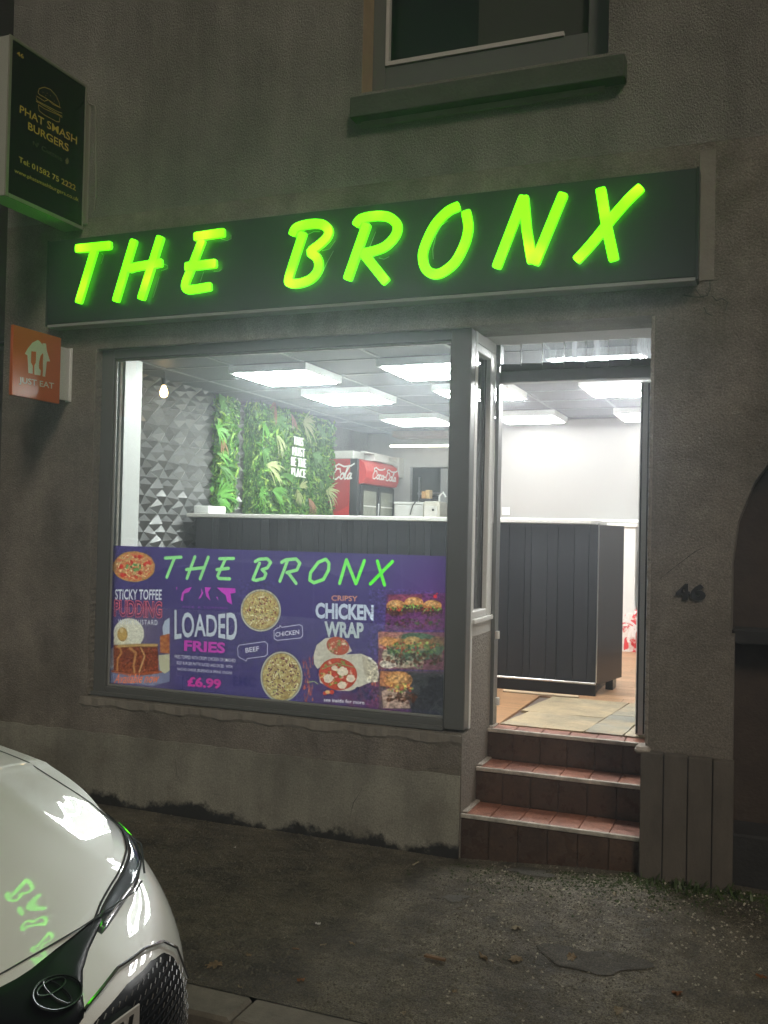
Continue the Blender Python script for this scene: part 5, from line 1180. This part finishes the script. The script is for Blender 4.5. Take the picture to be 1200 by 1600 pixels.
# wet puddle patch and other flush marks
def blob(cx_, cy_, rx, ry, seed, n=36, j=.28):
    rs = random.Random(seed); ph = [rs.uniform(0, 6.28) for _ in range(4)]; P = []
    for k in range(n):
        t = 2*math.pi*k/n; r_ = 1+j*(math.sin(2*t+ph[0])*.5+math.sin(3*t+ph[1])*.35+math.sin(5*t+ph[2])*.25)+rs.uniform(-.04, .04); P.append((cx_+rx*r_*math.cos(t), cy_+ry*r_*math.sin(t)))
    return P
def decal(name, P, m, dz, **k):
    bm = BM(); vs = [bm.verts.new((a_, b_, gz_(a_, b_)+dz)) for a_, b_ in P]; c_ = (sum(p[0] for p in P)/len(P), sum(p[1] for p in P)/len(P)); vc = bm.verts.new((*c_, gz_(*c_)+dz))
    mid = [bm.verts.new(((a_+c_[0])/2, (b_+c_[1])/2, gz_((a_+c_[0])/2, (b_+c_[1])/2)+dz)) for a_, b_ in P]
    for i in range(len(vs)): j = (i+1) % len(vs); bm.faces.new((vs[i], vs[j], mid[j], mid[i])); bm.faces.new((mid[i], mid[j], vc))
    return obj(name, bm, m, **k)
M_WET = mat('wet_patch', (0.085, 0.078, 0.062), 0.7, spec=.12, fine=.8, fscale=150, var=.4, vscale=14, bump=.35, bscale=40, rvar=.15)
M_PATCH = mat('cement_smear', (0.105, 0.10, 0.083), 0.8, fine=.5, fscale=150, var=.3, vscale=14, bump=.4, bscale=70)
p = atZ(925, 1500, 0.02)
decal('puddle', blob(p.x, p.y, .16, .10, 8, 90, .5), M_WET, .004, label='shallow wet puddle with leaves in the dip of the pavement', cat='puddle')
p = atZ(830, 1362, .03); decal('cement_smear', blob(p.x, p.y, .12, .045, 5, 60, .5), M_PATCH, .004, kind='structure', parent=None)
p = atZ(710, 1408, .0); decal('cement_smear', blob(p.x, p.y, .06, .035, 6, 50, .6), M_PATCH, .004, kind='structure', parent=None)
# grit: thousands of tiny stones, lighter flecks
M_GRIT = mat('pale_grit', (0.50, 0.47, 0.38), 0.8, var=.5, vscale=60); M_GRITD = mat('dark_grit', (0.14, 0.13, 0.095), 0.8, var=.5, vscale=60)
def scatter(name, n, m, s0, s1, dist, seed, **k):
    r2 = np.random.default_rng(seed); V = []; F = []
    for i in range(n):
        x_, y_ = dist(r2); s_ = s0*(s1/s0)**(r2.random()**2.2); z_ = gz_(x_, y_); b_ = len(V); t0 = r2.uniform(0, 6.28)
        for k2 in range(4): t = t0+k2*math.pi/2; rr_ = s_*r2.uniform(.6, 1.2); V.append((x_+rr_*math.cos(t), y_+rr_*math.sin(t), z_-.001))
        V.append((x_+r2.normal()*s_*.2, y_+r2.normal()*s_*.2, z_+s_*r2.uniform(.45, .9))); F += [(b_, b_+1, b_+4), (b_+1, b_+2, b_+4), (b_+2, b_+3, b_+4), (b_+3, b_, b_+4)]
    return obj(name, (V, F), m, kind='stuff', **k)
scatter('pale_grit', 2600, M_GRIT, .0018, .010, lambda r: (-1.25+abs(r.normal())*.0+r.uniform(0, 1.25), -.05-abs(r.normal())*.55 if r.random() < .6 else r.uniform(-1.7, -.05)), 1)
scatter('pale_grit_spread', 500, M_GRIT, .0012, .005, lambda r: (r.uniform(-4, 1.0), r.uniform(-1.7, -.05)), 4)
scatter('dark_grit', 30000, M_GRITD, .0028, .0095, lambda r: (r.uniform(-3.2, .9), r.uniform(-1.70, -.03)), 2)
# moss and weeds at the foot of the boarded pier
M_MOSS = mat('moss', (0.045, 0.075, 0.015), 0.95, var=.5, vscale=30)
M_MOSSP = mat('moss_film', (0.062, 0.078, 0.022), 0.95, var=.5, vscale=30, bump=.8, bscale=90)
def moss_pos(r):
    t = r.random()
    if t < .45: return (r.uniform(-.62, .35), -.05-abs(r.normal())*.07)
    if t < .8: return (-.45+r.normal()*.28, -.10-abs(r.normal())*.16)
    return (-.9+r.normal()*.35, -.12-abs(r.normal())*.16)
scatter('moss', 5200, M_MOSS, .003, .011, moss_pos, 3)
V = []; F = []; r2 = np.random.default_rng(12)
for k in range(130):
    x_ = r2.choice([-.47, -.33, -.28, -.13])+r2.normal()*.05; y_ = -.11-abs(r2.normal())*.07; z_ = gz_(x_, y_); a_ = r2.uniform(0, 6.28); h_2 = r2.uniform(.01, .045); w_ = r2.uniform(.002, .006); dx_, dy_ = math.cos(a_), math.sin(a_); b_ = len(V)
    lean = r2.uniform(.01, .045)
    V += [(x_-dy_*w_, y_+dx_*w_, z_), (x_+dy_*w_, y_-dx_*w_, z_), (x_+dx_*lean*.5+dy_*w_, y_+dy_*lean*.5-dx_*w_, z_+h_2*.6), (x_+dx_*lean*.5-dy_*w_, y_+dy_*lean*.5+dx_*w_, z_+h_2*.6), (x_+dx_*lean, y_+dy_*lean, z_+h_2)]
    F += [(b_, b_+1, b_+2, b_+3), (b_+3, b_+2, b_+4)]
obj('weeds', (V, F), leaf_col('weed_leaf', (0.07, 0.12, 0.03)), kind='stuff')
# dead leaves and litter, each one a thing
M_DL = [mat('dead_leaf_%s' % n, c, .8, var=.3, vscale=40) for n, c in (('tan', (0.36, 0.27, 0.16)), ('brown', (0.20, 0.12, 0.06)), ('orange', (0.34, 0.15, 0.05)), ('buff', (0.42, 0.36, 0.25)))]
def dead_leaf(px, py, s_, m, label, seed, lobes=5, elong=1.0, cat='leaf'):
    rs = random.Random(seed); p = atZ(px, py, 0.0); p = atZ(px, py, gz_(p.x, p.y)+.004); bm = BM(); rot = rs.uniform(0, 6.28); n = 22; vs = []
    for k in range(n):
        t = 2*math.pi*k/n; r_ = s_*(.62+.38*abs(math.cos(lobes*t/2)))*rs.uniform(.85, 1.1); x_, y_ = r_*math.cos(t)*elong, r_*math.sin(t)/elong
        X_ = p.x+x_*math.cos(rot)-y_*math.sin(rot); Y_ = p.y+x_*math.sin(rot)+y_*math.cos(rot); vs.append(bm.verts.new((X_, Y_, gz_(X_, Y_)+.003+abs(rs.gauss(0, .0045)))))
    vc = bm.verts.new((p.x, p.y, gz_(p.x, p.y)+.007))
    for i in range(n): bm.faces.new((vs[i], vs[(i+1) % n], vc))
    bmesh.ops.solidify(bm, geom=bm.faces[:], thickness=.0008)
    tag(obj('dead_leaf' if cat == 'leaf' else 'paper_scrap', bm, m), label, cat, 'litter on the pavement')
for k, a_ in enumerate(((335, 1508, .032, 0, 'large pale crumpled leaf near the kerb beside the car', 7, 1.1, 'leaf'), (470, 1532, .016, 2, 'small orange brown leaf below the middle of the pavement', 5, 1., 'leaf'), (505, 1477, .010, 3, 'tiny buff leaf beside the torn white paper scrap', 5, 1.5, 'leaf'),
        (375, 1543, .008, 3, 'tiny pale leaf near the kerb, nearest the camera on the left', 5, 1.3, 'leaf'), (806, 1450, .022, 3, 'pale grey lump of leaf below the steps, left of the puddle', 6, 1., 'leaf'), (755, 1495, .020, 0, 'tan leaf fragment, leftmost of the row beside the puddle', 4, 1.7, 'leaf'),
        (806, 1498, .032, 0, 'torn tan leaf in the middle of the row beside the puddle', 7, 1.2, 'leaf'), (893, 1494, .024, 0, 'curled tan leaf lying in the left end of the puddle', 5, 1.2, 'leaf'), (1058, 1551, .020, 2, 'round rusty orange leaf at the lower right of the pavement', 3, 1.1, 'leaf'),
        (960, 1395, .016, 3, 'buff leaf on the moss in front of the steps', 3, 1.9, 'leaf'), (1015, 1420, .012, 3, 'pointed buff leaf between puddle and moss', 3, 1.9, 'leaf'), (1085, 1453, .014, 3, 'buff leaf right of the puddle', 3, 1.7, 'leaf'),
        (1190, 1525, .018, 2, 'brown leaf at the right edge of the picture', 5, 1.2, 'leaf'), (305, 1334, .012, 3, 'dim pinkish leaf in the shade left of the window wall', 3, 1.4, 'leaf'), (343, 1461, .008, 3, 'tiny pale leaf beside the car headlight', 4, 1.3, 'leaf'), (550, 1475, .014, 0, 'faded leaf on the dark middle of the pavement', 5, 1.6, 'leaf'),
        (630, 1583, .012, 3, 'small pale leaf at the bottom of the picture, left of centre', 4, 1., 'leaf'), (966, 1578, .022, 3, 'grey flaky leaf at the bottom right', 8, 1.2, 'leaf'), (710, 1550, .010, 0, 'small leaf below the brown stick', 5, 1., 'leaf'), (388, 1492, .014, 0, 'washed out leaf close to the large crumpled one', 5, 1.4, 'leaf'))):
    px_, py_, s_, mi, lab, lob, el, ct_ = a_; dead_leaf(px_, py_, s_, M_DL[mi], lab, 100+k, lob, el, ct_)
dead_leaf(497, 1444, .010, M_WHITE, 'torn white paper scrap in the middle of the pavement', 130, 3, 1.4, 'paper')
dead_leaf(367, 1325, .007, M_WHITE, 'round white gum spot in the shade below the window', 131, 2, 1.0, 'paper')
def stick(px, py, dx, dy, r_, m, label):
    p = atZ(px, py, .012); q2 = p+Vector((dx, dy, .002)); bm = BM(); n_ = Vector((-dy, dx, 0)).normalized()*r_
    A = [bm.verts.new(v) for v in (p-n_, q2-n_*.7, q2+n_*.7, p+n_)]; B = [bm.verts.new(v.co+Vector((0, 0, r_*.9))) for v in A]
    bm.faces.new(A[::-1]); bm.faces.new(B)
    for k in range(4): bm.faces.new((A[k], A[(k+1) % 4], B[(k+1) % 4], B[k]))
    tag(obj('stick', bm, m), label, 'stick', 'litter on the pavement')
stick(664, 1494, .085, -.012, .009, M_DL[1], 'flat brown wooden stick on the pavement right of the paper scrap')
stick(645, 1352, .012, .05, .004, M_DL[3], 'thin pale splinter near the left foot of the steps')
stick(457, 1482, .03, -.002, .004, M_DL[1], 'short dark twig left of the brown stick')
stick(1010, 1372, -.05, .05, .003, M_DL[3], 'thin straw stem on the moss below the boarded pier')
stick(896, 1452, .035, -.045, .002, M_DL[3], 'thin pale stalk above the puddle')
stick(865, 1367, .06, .0, .002, M_DL[3], 'straight straw lying at the foot of the steps')

# ================================================================== PARKED CAR (nose towards +x, kerb side towards the shop)
def paint():
    m = mat('pearl_white_paint', (0.78, 0.77, 0.73), 0.38, coat=1.0, spec=.5)
    m.node_tree.nodes['Principled BSDF'].inputs['Coat IOR'].default_value = 1.55
    return m
M_PAINT = paint()
M_PIANO = mat('gloss_black_trim', (0.010, 0.011, 0.014), 0.24, spec=.06)
M_LENS = mat('headlight_lens', (0.10, 0.11, 0.125), 0.08, metal=.35, coat=1.0)
M_TYRE = mat('tyre_rubber', (0.02, 0.02, 0.02), 0.85, bump=.3, bscale=60)
M_GAP = mat('panel_gap', (0.008, 0.008, 0.008), 0.7)
M_CARGL = mat('car_window_glass', (0.010, 0.012, 0.013), 0.05, coat=.5)
Y0 = -2.96; HW = .90; NL = .86
ztb = [.0, .05, .10, .25, .40, .48, .56, .61, .635, .655, .68]; xtb = [-1.40, -1.36, -1.33, -1.29, -1.29, -1.31, -1.37, -1.45, -1.51, -1.55, -1.60]
def smooth_interp(x, X, Y):
    X = list(X); Y = list(Y); n = len(X)
    if x <= X[0]: return Y[0]
    if x >= X[-1]: return Y[-1]
    i = max(k for k in range(n-1) if X[k] <= x); h = X[i+1]-X[i]; t = (x-X[i])/h
    m = [((Y[min(k+1, n-1)]-Y[max(k-1, 0)])/(X[min(k+1, n-1)]-X[max(k-1, 0)])) for k in (i, i+1)]
    return (2*t**3-3*t*t+1)*Y[i]+(t**3-2*t*t+t)*h*m[0]+(-2*t**3+3*t*t)*Y[i+1]+(t**3-t*t)*h*m[1]
def cx(z): return smooth_interp(z, ztb, xtb)
def plan(th):                      # superellipse of the nose; th 0..1 -> (offset back, s)
    a = th*math.pi/2; e = 2/2.12
    return NL*(1-abs(math.cos(a))**e), HW*abs(math.sin(a))**e
def off(s):
    a = min(abs(s)/HW, .99999); return NL*(1-(1-a**2.12)**(1/2.12))
RXZ = [(-5.6, .90), (-4.6, .93), (-2.75, .900), (-2.5, .868), (-2.3, .832), (-2.04, .777), (-1.92, .749), (-1.71, .698), (-1.6, .669), (-1.5, .641), (-1.4, .626)]
def rz(x): return smooth_interp(x, [p[0] for p in RXZ], [p[1] for p in RXZ])
def surf(x_or_s, z, by_s=True, push=0.0):
    s = x_or_s; x = cx(z)-off(s); n = Vector((1, 0, 0))
    return Vector((x, Y0+s, z))
# wrap-around surface: columns run round the nose and along both sides, rows from sill to shoulder
cols = []
for k in range(0, 73): o_, s_ = plan(k/72); cols.append((o_, s_))
back = [NL+d_ for d_ in np.linspace(.05, 3.5, 56)]
half = cols + [(b_, HW) for b_ in back]
full = [(o_, -s_) for o_, s_ in half[:0:-1]] + half
def wrap_pt(o_, s_, v):
    # v 0..1 from bottom to shoulder; shoulder height depends on how far back we are
    x_mid = -1.29-o_; zt = rz(min(-1.4, x_mid-.10)); zb = .04
    z = zb+(zt-zb)*v; lift = z
    fr_ = max(0, 1-o_/.9)                          # nose leaning only matters near the front
    x = -1.29-o_ + (cx(min(.68, z/zt*.655))+1.29)*(fr_**.7)
    tum = 1.0-.05*max(0, (v-.55)/.45)**2.2-.02*max(0, (.25-v)/.25)
    bulge = .012*math.sin(min(1, v*1.05)*math.pi)
    return Vector((x, Y0+s_*(tum+bulge), z))
NV = 34
V = []; F = []
for o_, s_ in full:
    for j in range(NV+1): V.append(wrap_pt(o_, s_, j/NV))
for i in range(len(full)-1):
    for j in range(NV): a_ = i*(NV+1)+j; F.append((a_, a_+NV+1, a_+NV+2, a_+1))
wheel_x = (-2.13, -4.80); WR = .335; WZ = -.12+WR
def in_arch(p): return any((p.x-w_)**2+(p.z-WZ)**2 < .385**2 for w_ in wheel_x) and abs(p.y-Y0) > .6
F = [f for f in F if not all(in_arch(V[i]) for i in f)]
car = empty('parked_car', (-3.4, Y0, -.115), 'pearl white hatchback parked at the kerb, only its nose in view', 'car')
body = obj('body', (V, F), M_PAINT, car, smooth=True)
# bonnet and upper cap: rows across the car between matching shoulder points
V = []; F = []; NR = 60; rows = []
nh = len(half)
for i in range(nh):
    o_, s_ = half[i]; A = wrap_pt(o_, s_, 1.0); w_ = abs(A.y-Y0)
    r_ = []
    crown = .056*(1-math.exp(-o_/.30))
    for k in range(NR+1):
        t = -1+2*k/NR; y_ = t*w_
        z_ = A.z+crown*(1-abs(t)**2.6)
        cr_ = math.exp(-((abs(y_)-.50-.10*min(1, o_))/.045)**2)*.004*min(1, max(0, (o_-.15)/.35)); valley = -.002*math.exp(-((abs(y_)-.66)/.07)**2)*min(1, max(0, (o_-.2)/.4))
        x_ = A.x + (.012*(1-t*t))*(1 if o_ < .3 else 0)*0
        r_.append(Vector((x_, Y0+y_, z_+cr_+valley)))
    rows.append(r_)
hood_i = max(i for i in range(nh) if half[i][0] < 1.30)
def cap(name, i0, i1, m, parent):
    V = []; F = []
    for i in range(i0, i1+1): V += rows[i]
    for i in range(i1-i0):
        for k in range(NR): a_ = i*(NR+1)+k; F.append((a_, a_+1, a_+NR+2, a_+NR+1))
    return obj(name, (V, F), m, parent, smooth=True)
bon = cap('bonnet', 0, hood_i, M_PAINT, car)
# windscreen, roof, rear
zc_ = lambda x: float(np.interp(x, [-5.55, -5.2, -4.9, -4.2, -3.5, -3.2, -2.62], [.92, 1.1, 1.28, 1.36, 1.35, 1.28, .93]))
def cabin(name, x0, x1, m, inset0, n=10, sub=0):
    V = []; F = []; K = 12
    for i in range(n+1):
        x = x0+(x1-x0)*i/n; zt = zc_(x); wtop = .60+.10*min(1, max(0, (1.36-zt)/.4)); zb = .90
        for k in range(K+1):
            t = -1+2*k/K; V.append(Vector((x, Y0+wtop*t, zt-.035*abs(t)**3)))
    for i in range(n):
        for k in range(K): a_ = i*(K+1)+k; F.append((a_, a_+1, a_+K+2, a_+K+1))
    return obj(name, (V, F), m, car, smooth=True)
cabin('windscreen', -2.62, -3.18, M_CARGL, 0); cabin('roof_panel', -3.18, -4.95, M_PAINT, 0, 16); cabin('rear_window', -4.95, -5.5, M_CARGL, 0)
for sgn in (-1, 1):
    V = []; F = []; n = 24
    for i in range(n+1):
        x = -2.66+(-5.48+2.66)*i/n; zt = zc_(x)-.035; wt = .60+.10*min(1, max(0, (1.36-zc_(x))/.4)); zb = .90
        V += [Vector((x, Y0+sgn*wt, zt)), Vector((x, Y0+sgn*(.84), zb))]
    for i in range(n): a_ = 2*i; F.append((a_, a_+1, a_+3, a_+2))
    obj('side_glass', (V, F), M_CARGL, car)
cap('shoulder', hood_i, nh-1, M_GAP, car)
obj('tail_panel', bx(-5.56, -5.50, Y0-.84, Y0+.84, .05, .92, bev=.03), M_PAINT, car)
obj('underbody', bx(-5.4, -1.75, Y0-.62, Y0+.62, .03, .30), M_GAP, car)
# bonnet shut line: thin dark gap following the surface
def on_cap(x, s):
    for i in range(nh-1):
        if rows[i][0].x >= x >= rows[i+1][0].x:
            t = (rows[i][0].x-x)/(rows[i][0].x-rows[i+1][0].x+1e-9); out = []
            for r_ in (rows[i], rows[i+1]):
                w_ = abs(r_[-1].y-Y0); u_ = (min(1, max(-1, s/w_))+1)/2*NR; k = min(NR-1, int(u_)); out.append(r_[k].z+(r_[k+1].z-r_[k].z)*(u_-k))
            return out[0]+(out[1]-out[0])*t
    return rows[0][0].z
def shut(pts, w=.004):
    bm = BM(); P = []
    for k in range(len(pts)-1):
        for t in np.linspace(0, 1, 9)[:-1]: x = pts[k][0]+(pts[k+1][0]-pts[k][0])*t; s = pts[k][1]+(pts[k+1][1]-pts[k][1])*t; P.append(Vector((x, Y0+s, on_cap(x, s)+.0012)))
    x, s = pts[-1]; P.append(Vector((x, Y0+s, on_cap(x, s)+.0012)))
    L_ = []
    for i, p in enumerate(P):
        d = (P[min(i+1, len(P)-1)]-P[max(i-1, 0)]).normalized(); n_ = Vector((-d.y, d.x, 0)).normalized()*w; L_.append((bm.verts.new(p-n_), bm.verts.new(p+n_)))
    for a_, b_ in zip(L_, L_[1:]): bm.faces.new((a_[0], a_[1], b_[1], b_[0]))
    obj('shut_line', bm, M_GAP, bon)
# sampling of the nose surface in (s, z) for trim patches
def nose(s, z, push=0.0):
    """point of the wrap at lateral s and height z"""
    lo_, hi_ = 0.0, 1.0
    a = min(abs(s)/HW, .999)
    th = 0.0
    # invert s -> theta
    e = 2/2.12; th = math.asin(min(1, a**(1/e)))/(math.pi/2)
    o_, s_ = plan(th); x_mid = -1.29-o_; zt = rz(min(-1.4, x_mid-.10)); v = (z-.04)/(zt-.04)
    p = wrap_pt(o_, s_*(1 if s >= 0 else -1), max(0, min(1, v)))
    # outward normal from plan slope
    q1 = wrap_pt(*(lambda t: (t[0], t[1]*(1 if s >= 0 else -1)))(plan(min(1, th+.01))), max(0, min(1, v)))
    q0 = wrap_pt(*(lambda t: (t[0], t[1]*(1 if s >= 0 else -1)))(plan(max(0, th-.01))), max(0, min(1, v)))
    up_ = wrap_pt(o_, s_*(1 if s >= 0 else -1), max(0, min(1, v+.02)))-wrap_pt(o_, s_*(1 if s >= 0 else -1), max(0, min(1, v-.02)))
    n_ = (q1-q0).cross(up_); n_.normalize()
    if n_.x < 0: n_ = -n_
    return p+n_*push
def patch(name, s0, s1, zlo, zhi, push, m, parent, ns=40, nz=10, close=True):
    bm = BM(); G = []
    for i in range(ns+1):
        s = s0+(s1-s0)*i/ns; a_, b_ = zlo(s), zhi(s); col = []
        for j in range(nz+1):
            z = a_+(b_-a_)*j/nz; e_ = min(1, 5*min(j/nz, 1-j/nz)+.0, 8*min(i/ns, 1-i/ns)) if close else 1
            col.append(bm.verts.new(nose(s, z, -.003+(push+.003)*e_**.5)))
        G.append(col)
    for i in range(ns):
        for j in range(nz): bm.faces.new((G[i][j], G[i+1][j], G[i+1][j+1], G[i][j+1]))
    return obj(name, bm, m, parent, smooth=True)
ip = lambda xs_, ys_: (lambda s: float(np.interp(abs(s), xs_, ys_)))
# upper grille bar with the badge; slim towards the headlights
gr = patch('upper_grille', -.46, .46, ip([0, .05, .09, .15, .22, .30, .40, .46], [.528, .535, .560, .583, .596, .606, .616, .620]), ip([0, .1, .3, .46], [.619, .620, .622, .624]), .006, M_PIANO, car, 60, 8)
lgl = patch('lower_grille', -.50, .50, ip([0, .3, .42, .50], [.20, .22, .30, .40]), ip([0, .07, .22, .35, .43, .47, .50], [.535, .545, .556, .549, .532, .50, .43]), .004, M_PIANO, car, 60, 14)
# bright lip above the lower grille
bm = BM(); P = [nose(s, ip([0, .07, .22, .35, .44, .49, .505], [.538, .548, .560, .553, .536, .50, .42])(s), .010) for s in np.linspace(.05, .505, 30)]
tube(bm, P, .0045, 6); P = [nose(-s, ip([0, .07, .22, .35, .44, .49, .505], [.538, .548, .560, .553, .536, .50, .42])(s), .010) for s in np.linspace(.05, .505, 30)]; tube(bm, P, .0045, 6)
obj('chrome_lip', bm, M_CHROME, lgl)
# grille mesh: short bright dashes in slanted rows
bm = BM(); rs = random.Random(4)
for row in range(22):
    for cidx in range(-17, 18):
        s = cidx*.0285+(row % 2)*.014; z = .52-row*.0150
        if abs(s) > .47 or z < ip([0, .3, .42, .50], [.21, .23, .31, .41])(s) or z > ip([0, .07, .22, .35, .43, .47, .50], [.52, .53, .54, .532, .515, .48, .41])(s)-.006: continue
        if abs(s) < .085+.25*0 and False: continue
        a_ = nose(s-.008, z-.0015, .012); b_ = nose(s+.008, z+.0035, .012); tube(bm, [a_, b_], .0016, 4)
ms_ = obj('mesh_dash', bm, M_CHROME, lgl, kind='stuff')
bm = BM()
for row in range(20):
    z = .515-row*.0158; P = []
    for s in np.linspace(-.44, .44, 34):
        if ip([0, .3, .42, .50], [.21, .23, .31, .41])(s) < z < ip([0, .22, .35, .43, .47, .50], [.52, .54, .532, .515, .48, .41])(s)-.008: P.append(nose(s, z, .0075))
    if len(P) > 2: tube(bm, P, .0022, 4)
obj('grille_bar', bm, M_PIANO, lgl, kind='stuff')
# badge: three interlocking ellipses
bc = nose(0.030, .578, .010); nx_ = (nose(0.008, .600, 0)-nose(0.008, .566, 0)).normalized(); ny_ = Vector((0, 1, 0)); nn = ny_.cross(nx_).normalized()
if nn.x < 0: nn = -nn
def ring(rx, ry, cx2, cy2, w):
    bm_ = BM(); P = [bc+nn*.004+ny_*(cx2+rx*math.cos(t))+nx_*(cy2+ry*math.sin(t)) for t in np.linspace(0, 2*math.pi, 33)]; tube(bm_, P, w, 5); return bm_
bd = obj('badge', ring(.063, .045, 0, 0, .0022), mat('dark_chrome', (.09, .094, .10), .3, metal=1), gr)
obj('badge_ring', ring(.018, .040, 0, .002, .0020), MATS['dark_chrome'], gr); obj('badge_ring', ring(.042, .016, 0, .020, .0020), MATS['dark_chrome'], gr)
bm = BM(); vs = [bm.verts.new(bc+nn*.001+ny_*.066*math.cos(t)+nx_*.047*math.sin(t)) for t in np.linspace(0, 2*math.pi, 32)[:-1]]; bm.faces.new(vs); obj('badge_plate', bm, M_PIANO, gr)
# headlights
for sg_ in (1, -1):
    f = lambda s: s*sg_
    lo_ = ip([.28, .40, .55, .70, .80, .87], [.600, .606, .616, .632, .652, .685]); hi_ = ip([.28, .40, .55, .70, .80, .87], [.610, .628, .643, .661, .680, .703])
    a_, b_ = (.29, .87) if sg_ == 1 else (-.87, -.29)
    hl = patch('headlight', a_, b_, lo_, hi_, .007, M_LENS, car, 44, 8)
    bm = BM(); tube(bm, [nose(sg_*s, lo_(s)+.006, .010) for s in np.linspace(.33, .84, 26)], .0035, 6); obj('light_guide', bm, M_CHROME, hl)
    bm = BM(); tube(bm, [nose(sg_*s, hi_(s)+.002, .004) for s in np.linspace(.29, .86, 26)], .003, 5); obj('seal', bm, M_GAP, hl)
    # sharp crease from headlight tip down the bumper
    patch('intake_trim', .60*sg_ if sg_ > 0 else -.70, .70*sg_ if sg_ > 0 else -.60, ip([.60, .65, .70], [.20, .16, .18]), ip([.60, .65, .70], [.30, .40, .34]), .006, M_PIANO, car, 10, 6)
shut([(-1.575, -.50), (-1.556, -.25), (-1.552, 0), (-1.556, .25), (-1.575, .50), (-1.60, .56)], .0032)
for sg_ in (1, -1): shut([(-1.62, sg_*.60), (-1.72, sg_*.72), (-1.95, sg_*.775), (-2.3, sg_*.79), (-2.52, sg_*.79)], .003)
# number plate on the bumper
PXL, ps0, ps1 = -1.288, -.30, .128
npl = obj('number_plate', bx(PXL-.005, PXL, Y0+ps0, Y0+ps1, .448, .552, bev=.002), mat('plate_white', (.62, .61, .58), .4), car)
obj('plate_holder', bx(PXL-.030, PXL-.0055, Y0+ps0-.004, Y0+ps1-.01, .45, .548, bev=.004), M_PIANO, car)
obj('plate_digit', text_solid(BM(), 'V', lambda u, v, d_: Vector((PXL+.0005+d_, Y0+.052+.05*u, .460+.08*v)), .05, 0, .002), M_BLK, npl)
# lower lip
patch('lower_lip', -.62, .62, lambda s: .07, lambda s: .15, .014, M_PIANO, car, 30, 5)
# wheels
for x in wheel_x:
    for sg_ in (1, -1):
        y_ = Y0+sg_*.80; w_ = empty('wheel', (x, y_, WZ)); w_.parent = car; w_.matrix_local = wm(car).inverted() @ wm(w_)
        bm = BM(); prof = [(-.11, .20), (-.11, .30), (-.085, .332), (.085, .332), (.11, .30), (.11, .20)]; R_ = []
        for k in range(36):
            t = 2*math.pi*k/36; R_.append([bm.verts.new((x+r_*math.cos(t), y_+a_, WZ+r_*math.sin(t))) for a_, r_ in prof])
        for k in range(36):
            for j in range(5): bm.faces.new((R_[k][j], R_[(k+1) % 36][j], R_[(k+1) % 36][j+1], R_[k][j+1]))
        obj('tyre', bm, M_TYRE, w_, smooth=True)
        bm = BM()
        for k in range(5):
            t = 2*math.pi*k/5; tube(bm, [(x, y_+sg_*.09, WZ), (x+.2*math.cos(t), y_+sg_*.08, WZ+.2*math.sin(t))], [.035, .022], 6)
        tube(bm, [(x+.205*math.cos(t), y_+sg_*.07, WZ+.205*math.sin(t)) for t in np.linspace(0, 2*math.pi, 33)], .016, 6)
        obj('rim', bm, M_STEEL, w_)
for sg_ in (1, -1):
    m_ = obj('wing_mirror', bx(-3.05, -2.93, min(Y0+sg_*.86, Y0+sg_*1.04), max(Y0+sg_*.86, Y0+sg_*1.04), .90, 1.03, bev=.03), M_PAINT, car)

# ================================================================== GLARE VOLUME: thin fog added in place of lens glare
hm = bpy.data.materials.new('glare_volume'); hm.use_nodes = True; N = hm.node_tree.nodes; N.remove(N['Principled BSDF'])
pv = N.new('ShaderNodeVolumePrincipled'); pv.inputs['Color'].default_value = (.85, .9, 1, 1); pv.inputs['Density'].default_value = 0.020; pv.inputs['Anisotropy'].default_value = .82
hm.node_tree.links.new(pv.outputs[0], N['Material Output'].inputs['Volume'])
obj('glare_haze', bx(-13, 8, -9, 8, -2.5, 7.8), hm, kind='stuff')
